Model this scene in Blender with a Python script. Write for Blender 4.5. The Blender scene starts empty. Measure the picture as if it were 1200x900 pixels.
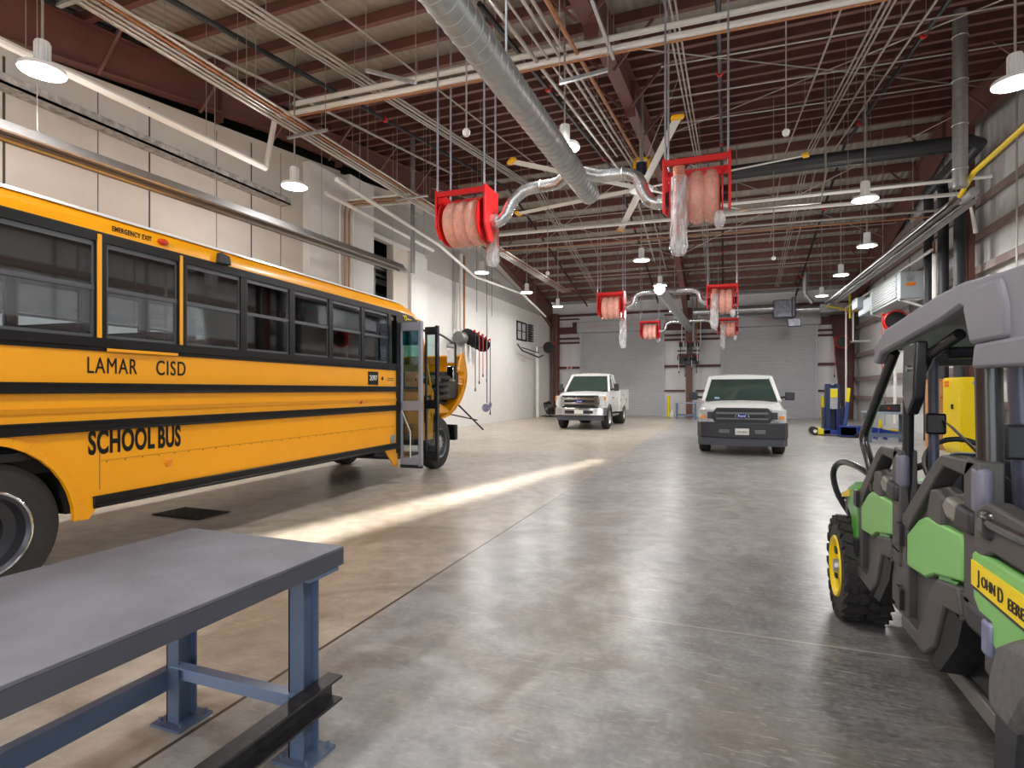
import bpy, bmesh, math, random
from mathutils import Vector, Matrix, Euler
random.seed(7)
PI = math.pi
sc = bpy.context.scene
COL = sc.collection
R = math.radians
# ------------------------------------------------------------------ camera
TH = math.atan(250/655)
cam_d = bpy.data.cameras.new('camera'); cam = bpy.data.objects.new('camera', cam_d); COL.objects.link(cam)
cam.location = (0, 0, 1.54); cam.rotation_euler = (PI/2, 0, TH)
cam_d.sensor_width = 36; cam_d.lens = 36*655/1200; cam_d.shift_y = 7/1200; cam_d.clip_start = 0.02; cam_d.clip_end = 200
sc.camera = cam
# ------------------------------------------------------------------ world, sun, exposure
sc.view_settings.view_transform = 'Standard'; sc.view_settings.look = 'None'
sc.view_settings.gamma = 1; sc.view_settings.use_curve_mapping = False
sc.view_settings.exposure = 0.15
W = bpy.data.worlds.new('sky'); sc.world = W; W.use_nodes = True
wn = W.node_tree; bg = wn.nodes['Background']
bg.inputs[0].default_value = (0.86, 0.93, 1.0, 1); bg.inputs[1].default_value = 3.2
sun_d = bpy.data.lights.new('sun', 'SUN'); sun_d.energy = 9.0; sun_d.angle = R(2.6); sun_d.color = (1, 0.95, 0.86)
sun = bpy.data.objects.new('sun', sun_d); COL.objects.link(sun)
sun.rotation_euler = Vector((0, 6.0, -7.6)).to_track_quat('-Z', 'Y').to_euler(); sun.location = (0, -6, 14)
LAMP_W = 95
# daylight through the open truck doors of the front wall behind the camera (portals guide the sky light in)
for px_, w_ in ((-5.9, 4.9), (1.6, 4.75)):
    pl = bpy.data.lights.new('door_daylight', 'AREA'); pl.shape = 'RECTANGLE'; pl.size = w_; pl.size_y = 5.0
    pl.cycles.is_portal = True
    po = bpy.data.objects.new('door_daylight', pl); COL.objects.link(po); po.location = (px_, -4.1, 2.5); po.rotation_euler = (PI/2, 0, 0)

# ------------------------------------------------------------------ materials
def lin(c):
    return tuple((x/12.92 if x <= .04045 else ((x+.055)/1.055)**2.4) for x in c)
def hexc(h):
    return lin(tuple(int(h[i:i+2], 16)/255 for i in (0, 2, 4)))
MC = {}
def mat(name, h, rough=.5, metal=0., noise=0., nscale=6., bump=0., bscale=40., spec=.5, coat=0., emit=0., alpha=1.):
    if name in MC: return MC[name]
    m = bpy.data.materials.new(name); m.use_nodes = True; nt = m.node_tree; b = nt.nodes['Principled BSDF']
    c = hexc(h) if isinstance(h, str) else h
    b.inputs['Base Color'].default_value = (*c, 1); b.inputs['Roughness'].default_value = rough
    b.inputs['Metallic'].default_value = metal; b.inputs['Specular IOR Level'].default_value = spec
    b.inputs['Coat Weight'].default_value = coat; b.inputs['Coat Roughness'].default_value = .08
    tc = nt.nodes.new('ShaderNodeTexCoord')
    if noise > 0:
        n = nt.nodes.new('ShaderNodeTexNoise'); n.inputs['Scale'].default_value = nscale; n.inputs['Detail'].default_value = 5
        nt.links.new(tc.outputs['Object'], n.inputs['Vector'])
        mr = nt.nodes.new('ShaderNodeMapRange'); mr.inputs[1].default_value = .3; mr.inputs[2].default_value = .7
        mr.inputs[3].default_value = 1-noise; mr.inputs[4].default_value = 1+noise
        nt.links.new(n.outputs['Fac'], mr.inputs[0])
        mx = nt.nodes.new('ShaderNodeVectorMath'); mx.operation = 'SCALE'; mx.inputs[0].default_value = c
        nt.links.new(mr.outputs[0], mx.inputs['Scale']); nt.links.new(mx.outputs[0], b.inputs['Base Color'])
    if bump > 0:
        n = nt.nodes.new('ShaderNodeTexNoise'); n.inputs['Scale'].default_value = bscale; n.inputs['Detail'].default_value = 4
        nt.links.new(tc.outputs['Object'], n.inputs['Vector'])
        bp = nt.nodes.new('ShaderNodeBump'); bp.inputs['Strength'].default_value = bump; bp.inputs['Distance'].default_value = .01
        nt.links.new(n.outputs['Fac'], bp.inputs['Height']); nt.links.new(bp.outputs[0], b.inputs['Normal'])
    if emit > 0:
        b.inputs['Emission Color'].default_value = (1, .98, .95, 1); b.inputs['Emission Strength'].default_value = emit
    b.inputs['Alpha'].default_value = alpha
    MC[name] = m; return m
def wave_bump(m, axis, scale, dist=.01, strength=.6, kind='SIN', tex='BANDS'):
    nt = m.node_tree; b = nt.nodes['Principled BSDF']
    tc = nt.nodes.new('ShaderNodeTexCoord'); w = nt.nodes.new('ShaderNodeTexWave')
    w.wave_type = tex; w.bands_direction = axis; w.wave_profile = kind; w.inputs['Scale'].default_value = scale
    nt.links.new(tc.outputs['Object'], w.inputs['Vector'])
    bp = nt.nodes.new('ShaderNodeBump'); bp.inputs['Strength'].default_value = strength; bp.inputs['Distance'].default_value = dist
    nt.links.new(w.outputs['Fac'], bp.inputs['Height']); nt.links.new(bp.outputs[0], b.inputs['Normal'])
    return m
def glassy(name, tint, keep, gloss=.08, rough=.03):
    if name in MC: return MC[name]
    m = bpy.data.materials.new(name); m.use_nodes = True; nt = m.node_tree; nt.nodes.clear()
    o = nt.nodes.new('ShaderNodeOutputMaterial'); t = nt.nodes.new('ShaderNodeBsdfTransparent'); g = nt.nodes.new('ShaderNodeBsdfGlossy')
    t.inputs[0].default_value = (*[x*keep for x in tint], 1); g.inputs['Roughness'].default_value = rough; g.inputs[0].default_value = (.9, .9, .92, 1)
    f = nt.nodes.new('ShaderNodeFresnel'); f.inputs[0].default_value = 1.45
    a = nt.nodes.new('ShaderNodeMath'); a.operation = 'ADD'; a.inputs[1].default_value = gloss
    nt.links.new(f.outputs[0], a.inputs[0]); mx = nt.nodes.new('ShaderNodeMixShader')
    nt.links.new(a.outputs[0], mx.inputs[0]); nt.links.new(t.outputs[0], mx.inputs[1]); nt.links.new(g.outputs[0], mx.inputs[2])
    nt.links.new(mx.outputs[0], o.inputs[0]); MC[name] = m; return m
def plastic_film(name, lo, hi):
    m = bpy.data.materials.new(name); m.use_nodes = True; nt = m.node_tree; nt.nodes.clear()
    o = nt.nodes.new('ShaderNodeOutputMaterial'); t = nt.nodes.new('ShaderNodeBsdfTransparent'); p = nt.nodes.new('ShaderNodeBsdfPrincipled')
    p.inputs['Base Color'].default_value = (.8, .8, .82, 1); p.inputs['Roughness'].default_value = .12; p.inputs['Specular IOR Level'].default_value = .9
    tc = nt.nodes.new('ShaderNodeTexCoord'); n = nt.nodes.new('ShaderNodeTexNoise'); n.inputs['Scale'].default_value = 7; n.inputs['Detail'].default_value = 6
    mp = nt.nodes.new('ShaderNodeMapping'); mp.inputs['Scale'].default_value = (2.2, 2.2, .7); nt.links.new(tc.outputs['Object'], mp.inputs[0]); nt.links.new(mp.outputs[0], n.inputs['Vector'])
    bp = nt.nodes.new('ShaderNodeBump'); bp.inputs['Strength'].default_value = 1; bp.inputs['Distance'].default_value = .08; nt.links.new(n.outputs['Fac'], bp.inputs['Height']); nt.links.new(bp.outputs[0], p.inputs['Normal'])
    mr = nt.nodes.new('ShaderNodeMapRange'); mr.inputs[1].default_value = .4; mr.inputs[2].default_value = .75; mr.inputs[3].default_value = lo; mr.inputs[4].default_value = hi
    nt.links.new(n.outputs['Fac'], mr.inputs[0]); mx = nt.nodes.new('ShaderNodeMixShader'); nt.links.new(mr.outputs[0], mx.inputs[0])
    nt.links.new(t.outputs[0], mx.inputs[1]); nt.links.new(p.outputs[0], mx.inputs[2]); nt.links.new(mx.outputs[0], o.inputs[0])
    return m

def floor_material():
    m = bpy.data.materials.new('polished_concrete'); m.use_nodes = True; nt = m.node_tree; L = nt.links; b = nt.nodes['Principled BSDF']
    N = nt.nodes.new
    tc = N('ShaderNodeTexCoord'); sx = N('ShaderNodeSeparateXYZ'); L.new(tc.outputs['Object'], sx.inputs[0])
    def noise(scale, detail=5, dist=0.):
        n = N('ShaderNodeTexNoise'); n.inputs['Scale'].default_value = scale; n.inputs['Detail'].default_value = detail
        n.inputs['Distortion'].default_value = dist; L.new(tc.outputs['Object'], n.inputs['Vector']); return n
    def ramp(src, a, c, lo=0., hi=1.):
        r = N('ShaderNodeMapRange'); r.interpolation_type = 'SMOOTHSTEP'
        r.inputs[1].default_value = a; r.inputs[2].default_value = c; r.inputs[3].default_value = lo; r.inputs[4].default_value = hi
        L.new(src, r.inputs[0]); return r.outputs[0]
    def math2(op, a, c):
        q = N('ShaderNodeMath'); q.operation = op
        for i, s in enumerate((a, c)):
            if isinstance(s, (int, float)): q.inputs[i].default_value = s
            else: L.new(s, q.inputs[i])
        return q.outputs[0]
    def mix(f, a, c, mode='MIX'):
        q = N('ShaderNodeMixRGB'); q.blend_type = mode
        for i, s in enumerate((f, a, c)):
            if isinstance(s, (int, float)): q.inputs[i].default_value = s
            elif isinstance(s, tuple): q.inputs[i].default_value = (*s, 1)
            else: L.new(s, q.inputs[i])
        return q.outputs[0]
    n1 = noise(.45, 6, .6); n2 = noise(2.2, 12, .3); n3 = noise(28, 6, .2); n4 = noise(.9, 5, 1.5)
    step = ramp(math2('ADD', sx.outputs[0], math2('MULTIPLY', n2.outputs['Fac'], .12)), -2.24, -2.12)
    beige = mix(ramp(n2.outputs['Fac'], .2, .8), hexc('AA9E8F'), hexc('BCB0A2'))
    grey = mix(ramp(n2.outputs['Fac'], .2, .8), hexc('8F8F90'), hexc('A9A9A9'))
    grey = mix(ramp(n4.outputs['Fac'], .4, .75, 0, .5), grey, hexc('8E8272'))
    base = mix(step, beige, grey)
    # far bay cleaner, strip under the utility vehicle worn dark by tyres
    base = mix(ramp(n1.outputs['Fac'], .4, .65, 0, .3), base, hexc('CFC8BC'))
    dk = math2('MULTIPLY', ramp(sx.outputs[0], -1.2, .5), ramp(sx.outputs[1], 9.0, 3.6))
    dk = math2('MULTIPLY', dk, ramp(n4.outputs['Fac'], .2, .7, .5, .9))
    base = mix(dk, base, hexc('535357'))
    # tyre tread marks
    mp = N('ShaderNodeMapping'); mp.inputs['Rotation'].default_value = (0, 0, R(-12)); mp.inputs['Scale'].default_value = (1, 9, 1); L.new(tc.outputs['Object'], mp.inputs[0])
    tn = N('ShaderNodeTexNoise'); tn.inputs['Scale'].default_value = 5; tn.inputs['Detail'].default_value = 3; L.new(mp.outputs[0], tn.inputs['Vector'])
    band = math2('MULTIPLY', ramp(sx.outputs[0], .42, .5), ramp(sx.outputs[0], .95, .85))
    band = math2('MULTIPLY', band, ramp(sx.outputs[1], 6.5, 3.5))
    base = mix(math2('MULTIPLY', band, ramp(tn.outputs['Fac'], .5, .6, 0, .5)), base, hexc('3F3F44'))
    base = mix(ramp(n3.outputs['Fac'], .3, .75, 0, .14), base, hexc('E4DED6'), 'MIX')
    n5 = noise(5.5, 12, .4); n6 = noise(.75, 8, 2.2)
    mm = N('ShaderNodeVectorMath'); mm.operation = 'SCALE'; L.new(base, mm.inputs[0]); L.new(ramp(n5.outputs['Fac'], .28, .72, .82, 1.16), mm.inputs['Scale']); base = mm.outputs[0]
    wst = math2('MULTIPLY', ramp(n6.outputs['Fac'], .46, .66, 0, .5), ramp(sx.outputs[1], 9, 4, .4, 1))
    base = mix(wst, base, hexc('7A6D60'))
    mp2 = N('ShaderNodeMapping'); mp2.inputs['Rotation'].default_value = (0, 0, R(25)); mp2.inputs['Scale'].default_value = (2.5, 14, 1); L.new(tc.outputs['Object'], mp2.inputs[0])
    sn = N('ShaderNodeTexNoise'); sn.inputs['Scale'].default_value = 3; sn.inputs['Detail'].default_value = 9; sn.inputs['Distortion'].default_value = 1.2; L.new(mp2.outputs[0], sn.inputs['Vector'])
    base = mix(ramp(sn.outputs['Fac'], .56, .7, 0, .28), base, hexc('D6CFC4'))
    # saw-cut joints
    j1 = ramp(math2('ABSOLUTE', math2('ADD', sx.outputs[0], 2.25), 0), .006, .016, 1, 0)
    j1 = math2('MULTIPLY', j1, ramp(sx.outputs[1], 9, 5, .25, 1))
    base = mix(j1, base, hexc('4A4038'))
    j2 = ramp(math2('ABSOLUTE', math2('SUBTRACT', sx.outputs[1], 3.82), 0), .004, .012, .8, 0)
    j2 = math2('MULTIPLY', j2, ramp(sx.outputs[0], -1.2, -.4))
    base = mix(j2, base, hexc('B9B2A8'))
    j3 = ramp(math2('ABSOLUTE', math2('SUBTRACT', sx.outputs[0], 2.2), 0), .006, .014, .6, 0)
    base = mix(j3, base, hexc('BAB2A8'))
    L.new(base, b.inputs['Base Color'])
    b.inputs['Roughness'].default_value = .3
    b.inputs['Specular IOR Level'].default_value = .45
    bp = N('ShaderNodeBump'); bp.inputs['Strength'].default_value = .05; bp.inputs['Distance'].default_value = .004
    L.new(n3.outputs['Fac'], bp.inputs['Height']); L.new(bp.outputs[0], b.inputs['Normal'])
    return m

M_RED = mat('oxide_red_steel', '6F4740', .55, noise=.10, nscale=3)
M_DRED = mat('oxide_red_steel_dark', '5A3330', .6, noise=.1, nscale=3)
M_DECK = mat('roof_deck', 'A39C92', .55, noise=.06); wave_bump(M_DECK, 'X', 1.6, .03, .7)
M_WALL = mat('painted_block', 'CEC6BC', .75, noise=.035, nscale=2, bump=.12, bscale=30)
M_WHITE = mat('white_wall_paint', 'E4E2DE', .6, noise=.02)
M_GYP = mat('grey_wall_board', 'B4B0AC', .7, noise=.03)
M_PANEL = mat('white_metal_liner', 'D8D8D8', .45, noise=.03)
M_MAUVE = mat('primed_girt', '8E7B76', .55, noise=.08)
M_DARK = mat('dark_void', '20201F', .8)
M_GALV = mat('galvanised_steel', 'B4B6B8', .32, .75, noise=.12, nscale=9)
M_DUCT = mat('spiral_duct_steel', 'A9ADAE', .38, .55, noise=.08, nscale=5)
M_DUCTX = mat('foil_duct_steel', 'B9BBBD', .25, .85, noise=.12, nscale=9, bump=.8, bscale=18)
M_COND = mat('conduit_steel', 'B5B0A9', .35, .55)
M_WPIPE = mat('white_pipe', 'E8E6E1', .4)
M_COPPER = mat('copper_line', 'A8744E', .45, .4)
M_BLACK = mat('black_paint', '19191B', .4)
M_BPIPE = mat('black_insulated_pipe', '2B2C30', .5)
M_REDP = mat('red_coupling', 'D2281E', .4)
M_LAMPW = mat('lamp_housing', 'E9E9E9', .35)
M_EMIT = mat('lamp_lens', 'FFFFFF', .4, emit=14)
M_RUB = mat('tyre_rubber', '2E2B2A', .75, noise=.15, nscale=20, bump=.3, bscale=30)
M_CHROME = mat('chrome', 'D8DADC', .12, 1.)
M_BUS = mat('school_bus_yellow', 'F2A300', .34, coat=.2, noise=.03, nscale=1.5)
M_BUSBLK = mat('bus_black_trim', '121112', .35, spec=.3)
M_BGLASS = glassy('bus_glass', (.86, .93, .98), .95, .05)
M_BTINT_REFL = glassy('bus_glass_tint_reflection', (.7, .72, .76), .5, .09)  # tint plus the dark ceiling's reflection painted into the upper panes
M_FILM = plastic_film('plastic_film', .06, .34); M_BAG = plastic_film('plastic_bag_film', .28, .85)
M_FRED = mat('reel_red', 'D8151A', .35, coat=.2)
M_HOSE = mat('orange_pink_hose', 'E08E78', .5); wave_bump(M_HOSE, 'Z', 14, .02, .8)
M_COIL = mat('coiled_hose', 'E9A08A', .45, noise=.08, nscale=14, bump=.5, bscale=30)
M_BLUEB = mat('blue_grey_steel', '5E6E88', .38, noise=.05, nscale=8)
M_TOP = mat('bench_top_steel', '66666F', .55, noise=.2, nscale=5, bump=.1, bscale=60)
M_UGREY = mat('grey_roof_plastic', '77767F', .5, noise=.03, bump=.1, bscale=200)
M_UPL = mat('dark_grey_plastic', '4A4746', .5, noise=.06, bump=.15, bscale=250)
M_UBLK = mat('gloss_black_tube', '26262A', .25, coat=.3)
M_GREEN = mat('utility_green', '4E9E3A', .35, coat=.3)
M_YEL = mat('safety_yellow', 'E4C400', .35)
M_SYEL = mat('bollard_yellow', 'E9D400', .45)
M_BLUE = mat('lift_blue', '16358C', .35)
M_CARD = mat('cardboard', 'BE8A5A', .8, noise=.08)
M_TRUCK = mat('white_truck_paint', 'E6E6E4', .25, coat=.5)
M_TGLASS = mat('truck_dark_glass', '34423E', .08, spec=.8)
M_TPL = mat('truck_black_plastic', '34353A', .5)
M_SHUT = mat('rolling_door_grey', 'BEBFC3', .5, noise=.04, nscale=2)

# ------------------------------------------------------------------ mesh builder
class MB:
    def __init__(s): s.v = []; s.f = []; s.mi = []; s.m = 0
    def add(s, vs, fs):
        n = len(s.v); s.v += [tuple(v) for v in vs]; s.f += [tuple(i+n for i in f) for f in fs]; s.mi += [s.m]*len(fs); return s
    def box(s, x0, y0, z0, x1, y1, z1, mtx=None):
        vs = [(x, y, z) for x in (x0, x1) for y in (y0, y1) for z in (z0, z1)]
        if mtx: vs = [mtx @ Vector(v) for v in vs]
        return s.add(vs, [(0, 1, 3, 2), (4, 6, 7, 5), (0, 4, 5, 1), (2, 3, 7, 6), (0, 2, 6, 4), (1, 5, 7, 3)])
    def bar(s, a, b, w, h, up=(0, 0, 1)):
        a = Vector(a); b = Vector(b); d = (b-a).normalized(); up = Vector(up)
        if abs(d.dot(up)) > .99: up = Vector((0, 1, 0))
        sd = d.cross(up).normalized()*w/2; u = sd.cross(d).normalized()*h/2
        vs = [p+i*sd+j*u for p in (a, b) for i, j in ((-1, -1), (1, -1), (1, 1), (-1, 1))]
        return s.add(vs, [(0, 1, 2, 3), (7, 6, 5, 4), (0, 4, 5, 1), (1, 5, 6, 2), (2, 6, 7, 3), (3, 7, 4, 0)])
    def prism(s, poly, ext):
        e = Vector(ext); n = len(poly); p = [Vector(q) for q in poly]
        return s.add(p+[q+e for q in p], [tuple(range(n)), tuple(range(2*n-1, n-1, -1))]+[(i, (i+1) % n, n+(i+1) % n, n+i) for i in range(n)])
    def tube(s, pts, r, n=10, closed=False, caps=True):
        P = [Vector(p) for p in pts]; N = len(P); rs = r if isinstance(r, (list, tuple)) else [r]*N
        tang = []
        for i in range(N):
            a = P[(i-1) % N] if (closed or i > 0) else P[i]; b = P[(i+1) % N] if (closed or i < N-1) else P[i]
            tang.append((b-a).normalized())
        ref = Vector((0, 0, 1)) if abs(tang[0].z) < .9 else Vector((1, 0, 0))
        u = tang[0].cross(ref).normalized(); vs = []
        for i in range(N):
            t = tang[i]; u = (u-t*u.dot(t)).normalized(); w = t.cross(u)
            for k in range(n):
                a = 2*PI*k/n; vs.append(P[i]+(u*math.cos(a)+w*math.sin(a))*rs[i])
        fs = []
        for i in range(N if closed else N-1):
            j = (i+1) % N
            for k in range(n): fs.append((i*n+k, i*n+(k+1) % n, j*n+(k+1) % n, j*n+k))
        if caps and not closed: fs += [tuple(range(n)), tuple(range((N-1)*n, N*n))]
        return s.add(vs, fs)
    def cyl(s, a, b, r, r2=None, n=20): return s.tube([a, b], [r, r if r2 is None else r2], n)
    def lathe(s, prof, c=(0, 0, 0), axis='z', n=24, cap0=True):
        c = Vector(c); vs = []
        for r, h in prof:
            for k in range(n):
                a = 2*PI*k/n; x, y = r*math.cos(a), r*math.sin(a)
                vs.append(c+Vector({'z': (x, y, h), 'x': (h, x, y), 'y': (x, h, y)}[axis]))
        m = len(prof); fs = [(i*n+k, i*n+(k+1) % n, (i+1)*n+(k+1) % n, (i+1)*n+k) for i in range(m-1) for k in range(n)]
        if prof[0] != prof[-1]: fs += ([tuple(range(n))] if cap0 else [])+[tuple(range((m-1)*n, m*n))]
        return s.add(vs, fs)
    def loft(s, rings, caps=True):
        n = len(rings[0]); vs = [v for r in rings for v in r]
        fs = [(i*n+k, i*n+(k+1) % n, (i+1)*n+(k+1) % n, (i+1)*n+k) for i in range(len(rings)-1) for k in range(n)]
        if caps: fs += [tuple(range(n)), tuple(range((len(rings)-1)*n, len(rings)*n))]
        return s.add(vs, fs)
    def sph(s, c, r, n=12, sc_=(1, 1, 1)):
        m = n//2; c = Vector(c); prof = [(max(r*math.sin(PI*i/m), 1e-4), -r*math.cos(PI*i/m)) for i in range(m+1)]
        vs = []
        for q, h in prof:
            for k in range(n):
                a = 2*PI*k/n; vs.append(c+Vector((q*math.cos(a)*sc_[0], q*math.sin(a)*sc_[1], h*sc_[2])))
        return s.add(vs, [(i*n+k, i*n+(k+1) % n, (i+1)*n+(k+1) % n, (i+1)*n+k) for i in range(m) for k in range(n)])
    def torus(s, c, R_, r, axis='x', n=28, k=10):
        c = Vector(c); pts = []
        for i in range(n):
            a = 2*PI*i/n; x, y = R_*math.cos(a), R_*math.sin(a)
            pts.append(c+Vector({'z': (x, y, 0), 'x': (0, x, y), 'y': (x, 0, y)}[axis]))
        return s.tube(pts, r, k, closed=True)
    def xf(s, m): s.v = [tuple(m @ Vector(v)) for v in s.v]; return s
    def build(s, name, mats, parent=None, bevel=0., smooth=35, org=None, world=False, segs=2):
        vs = [Vector(v) for v in s.v]
        if world and parent is not None:
            o = parent.location if parent.parent is None else parent.location+parent.parent.location
            vs = [v-o for v in vs]
        loc = None
        if parent is None:
            if org is None:
                xs = [v.x for v in vs]; ys = [v.y for v in vs]; zs = [v.z for v in vs]
                org = ((min(xs)+max(xs))/2, (min(ys)+max(ys))/2, min(zs))
            loc = Vector(org); vs = [v-loc for v in vs]
        me = bpy.data.meshes.new(name); me.from_pydata([tuple(v) for v in vs], [], s.f)
        bm = bmesh.new(); bm.from_mesh(me); bmesh.ops.recalc_face_normals(bm, faces=bm.faces); bm.to_mesh(me); bm.free()
        if not isinstance(mats, (list, tuple)): mats = [mats]
        for m in mats: me.materials.append(m)
        if len(mats) > 1: me.polygons.foreach_set('material_index', s.mi)
        me.shade_smooth(); me.set_sharp_from_angle(angle=R(smooth))
        o = bpy.data.objects.new(name, me); COL.objects.link(o)
        if parent is not None: o.parent = parent
        else: o.location = loc
        if bevel > 0:
            b = o.modifiers.new('bevel', 'BEVEL'); b.width = bevel; b.segments = segs; b.limit_method = 'ANGLE'; b.angle_limit = R(40); b.harden_normals = False
        return o
def tag(o, label, cat, group=None, kind=None):
    if label: o['label'] = label
    if cat: o['category'] = cat
    if group: o['group'] = group
    if kind: o['kind'] = kind
    return o
def thing(name, label, cat, loc=(0, 0, 0), rz=0, group=None):
    o = bpy.data.objects.new(name, None); COL.objects.link(o); o.location = loc; o.rotation_euler = (0, 0, rz); o.empty_display_size = .2
    return tag(o, label, cat, group)
def struct(o): o['kind'] = 'structure'; return o
def copy_tree(o, parent=None):
    c = o.copy(); COL.objects.link(c); c.parent = parent
    for ch in list(o.children): copy_tree(ch, c)
    return c
def text(name, body, size, m, parent, loc, rot, sx=1., ext=.002, bold=0., sp=1.):
    cu = bpy.data.curves.new(name, 'FONT'); cu.body = body; cu.size = size; cu.align_x = 'CENTER'; cu.align_y = 'CENTER'; cu.extrude = ext; cu.offset = bold; cu.space_character = sp
    t = bpy.data.objects.new(name, cu); COL.objects.link(t); dg = bpy.context.evaluated_depsgraph_get()
    me = bpy.data.meshes.new_from_object(t.evaluated_get(dg)); COL.objects.unlink(t); bpy.data.objects.remove(t)
    me.materials.clear(); me.materials.append(m)
    mt = Matrix.Translation(loc) @ Euler(rot).to_matrix().to_4x4() @ Matrix.Diagonal((sx, 1, 1, 1)); me.transform(mt)
    o = bpy.data.objects.new(name, me); COL.objects.link(o); o.parent = parent; return o
FX = (PI/2, 0, PI/2)      # lettering read from +x
FNX = (PI/2, 0, -PI/2)    # lettering read from -x
FY = (PI/2, 0, 0)         # lettering read from -y
def arc(c, r, a0, a1, n, plane='xz'):
    out = []
    for i in range(n+1):
        a = R(a0+(a1-a0)*i/n); p, q = r*math.cos(a), r*math.sin(a)
        out.append(Vector(c)+Vector({'xz': (p, 0, q), 'yz': (0, p, q), 'xy': (p, q, 0)}[plane]))
    return out
def smooth_path(pts, k=4):
    P = [Vector(p) for p in pts]; out = []
    for i in range(len(P)-1):
        p0 = P[max(i-1, 0)]; p1 = P[i]; p2 = P[i+1]; p3 = P[min(i+2, len(P)-1)]
        for j in range(k):
            t = j/k; out.append(.5*((2*p1)+(p2-p0)*t+(2*p0-5*p1+4*p2-p3)*t*t+(3*p1-p0-3*p2+p3)*t**3))
    out.append(P[-1]); return out

# ------------------------------------------------------------------ building shell
RID, ZR = 20.0, 9.6
def roofz(y): return ZR-.134*(RID-y) if y < RID else ZR-.205*(y-RID)
XL, XR, YB, YF = -10.3, 6.5, 34.1, -4.0
fl = MB(); fl.box(XL-1.5, YF-12, -.12, XR+.5, YB+.5, 0); struct(fl.build('floor', floor_material(), org=(0, 0, 0)))

# roof deck with one narrow lengthwise gap (out of the picture), added to let a sliver of sun onto the floor
def deck():
    d = MB(); t = .06; off = .24
    def quad(pts):
        lo = [Vector((x, y, roofz(y)+off)) for x, y in pts]; d.prism(lo, (0, 0, t))
    A0, A1 = (-4.35, -1.8), (-2.35, 6.9); w0, w1 = .75, .34
    x0, x1 = XL-1.5, XR+.6
    quad([(x0, YF-.5), (x1, YF-.5), (x1, A0[1]), (x0, A0[1])])
    quad([(x0, A0[1]), (A0[0]-w0/2, A0[1]), (A1[0]-w1/2, A1[1]), (x0, A1[1])])
    quad([(A0[0]+w0/2, A0[1]), (x1, A0[1]), (x1, A1[1]), (A1[0]+w1/2, A1[1])])
    quad([(x0, A1[1]), (x1, A1[1]), (x1, RID), (x0, RID)])
    quad([(x0, RID), (x1, RID), (x1, YB+.6), (x0, YB+.6)])
    return d
struct(deck().build('ceiling', M_DECK, smooth=10, org=(0, 0, 0)))
# purlins run across the hall
py = [-2.6, -1.3, 7.3]
ys = []
y = 7.45
while y < 11.6: ys.append(y); y += 1.0
y = 11.92
while y < 15.2: ys.append(y); y += .54
while y < 19.9: ys.append(y); y += .8
y = 20.6
while y < 33.8: ys.append(y); y += 1.03
def purlin(y):
    z = roofz(y)+.235; m = MB(); s = 1 if y < RID else -1
    m.box(XL-1.4, y-.012, z-.235, XR+.4, y+.012, z)
    m.box(XL-1.4, y-.09 if s > 0 else y-.01, z-.25, XR+.4, y+.01 if s > 0 else y+.09, z-.235)
    m.box(XL-1.4, y, z-.015, XR+.4, y+.08*s, z)
    o = m.build('roof_purlin', M_RED, smooth=10); struct(o)
for y in [-3, 5.0, 6.3]+ys: purlin(y) if y > 6 else None

# three rigid frames (rafters running away from the camera, columns at the back eave)
def rafter(x):
    m = MB(); dep = .82
    def sec(y, top, bot):
        return top, bot
    pts = [(YF, roofz(YF), roofz(YF)-1.1), (0, roofz(0), roofz(0)-.95), (5, roofz(5), roofz(5)-.78), (10, roofz(10), roofz(10)-.56), (RID, ZR, ZR-.8), (28.5, roofz(28.5), roofz(28.5)-.85), (33.9, roofz(33.9), roofz(33.9)-1.35)]
    for (y0, t0, b0), (y1, t1, b1) in zip(pts[:-1], pts[1:]):
        w = .012
        m.prism([(x-w, y0, b0), (x-w, y1, b1), (x-w, y1, t1), (x-w, y0, t0)], (2*w, 0, 0))
        f = .13; th = .022
        m.prism([(x-f, y0, b0), (x-f, y1, b1), (x-f, y1, b1-th), (x-f, y0, b0-th)], (2*f, 0, 0))
        m.prism([(x-f, y0, t0), (x-f, y1, t1), (x-f, y1, t1-th), (x-f, y0, t0-th)], (2*f, 0, 0))
    for y in (RID, 9.0, 13.0, 22.5, 28.5):
        m.box(x-.12, y-.01, roofz(y)-.84, x+.12, y+.01, roofz(y)-.02)
    o = m.build('roof_rafter', M_RED, smooth=10); struct(o)
    br = MB()
    for i, y in enumerate([6.45, 8.45, 10.45, 12.45, 14.6, 16.9, 20.6, 22.6, 24.7, 26.8, 28.8, 30.9]):
        b = roofz(y)-.83; sg = 1
        for sd in ((1,) if x < -9 else (-1,) if x > 5 else (1, -1)):
            br.bar((x+.1*sd, y, b+.03), (x+.85*sd, y, roofz(y)+.03), .05, .05)
    b = br.build('flange_brace', M_RED, parent=o, world=True)
for x in (-10.2, -2.05, 6.1): rafter(x)
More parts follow.
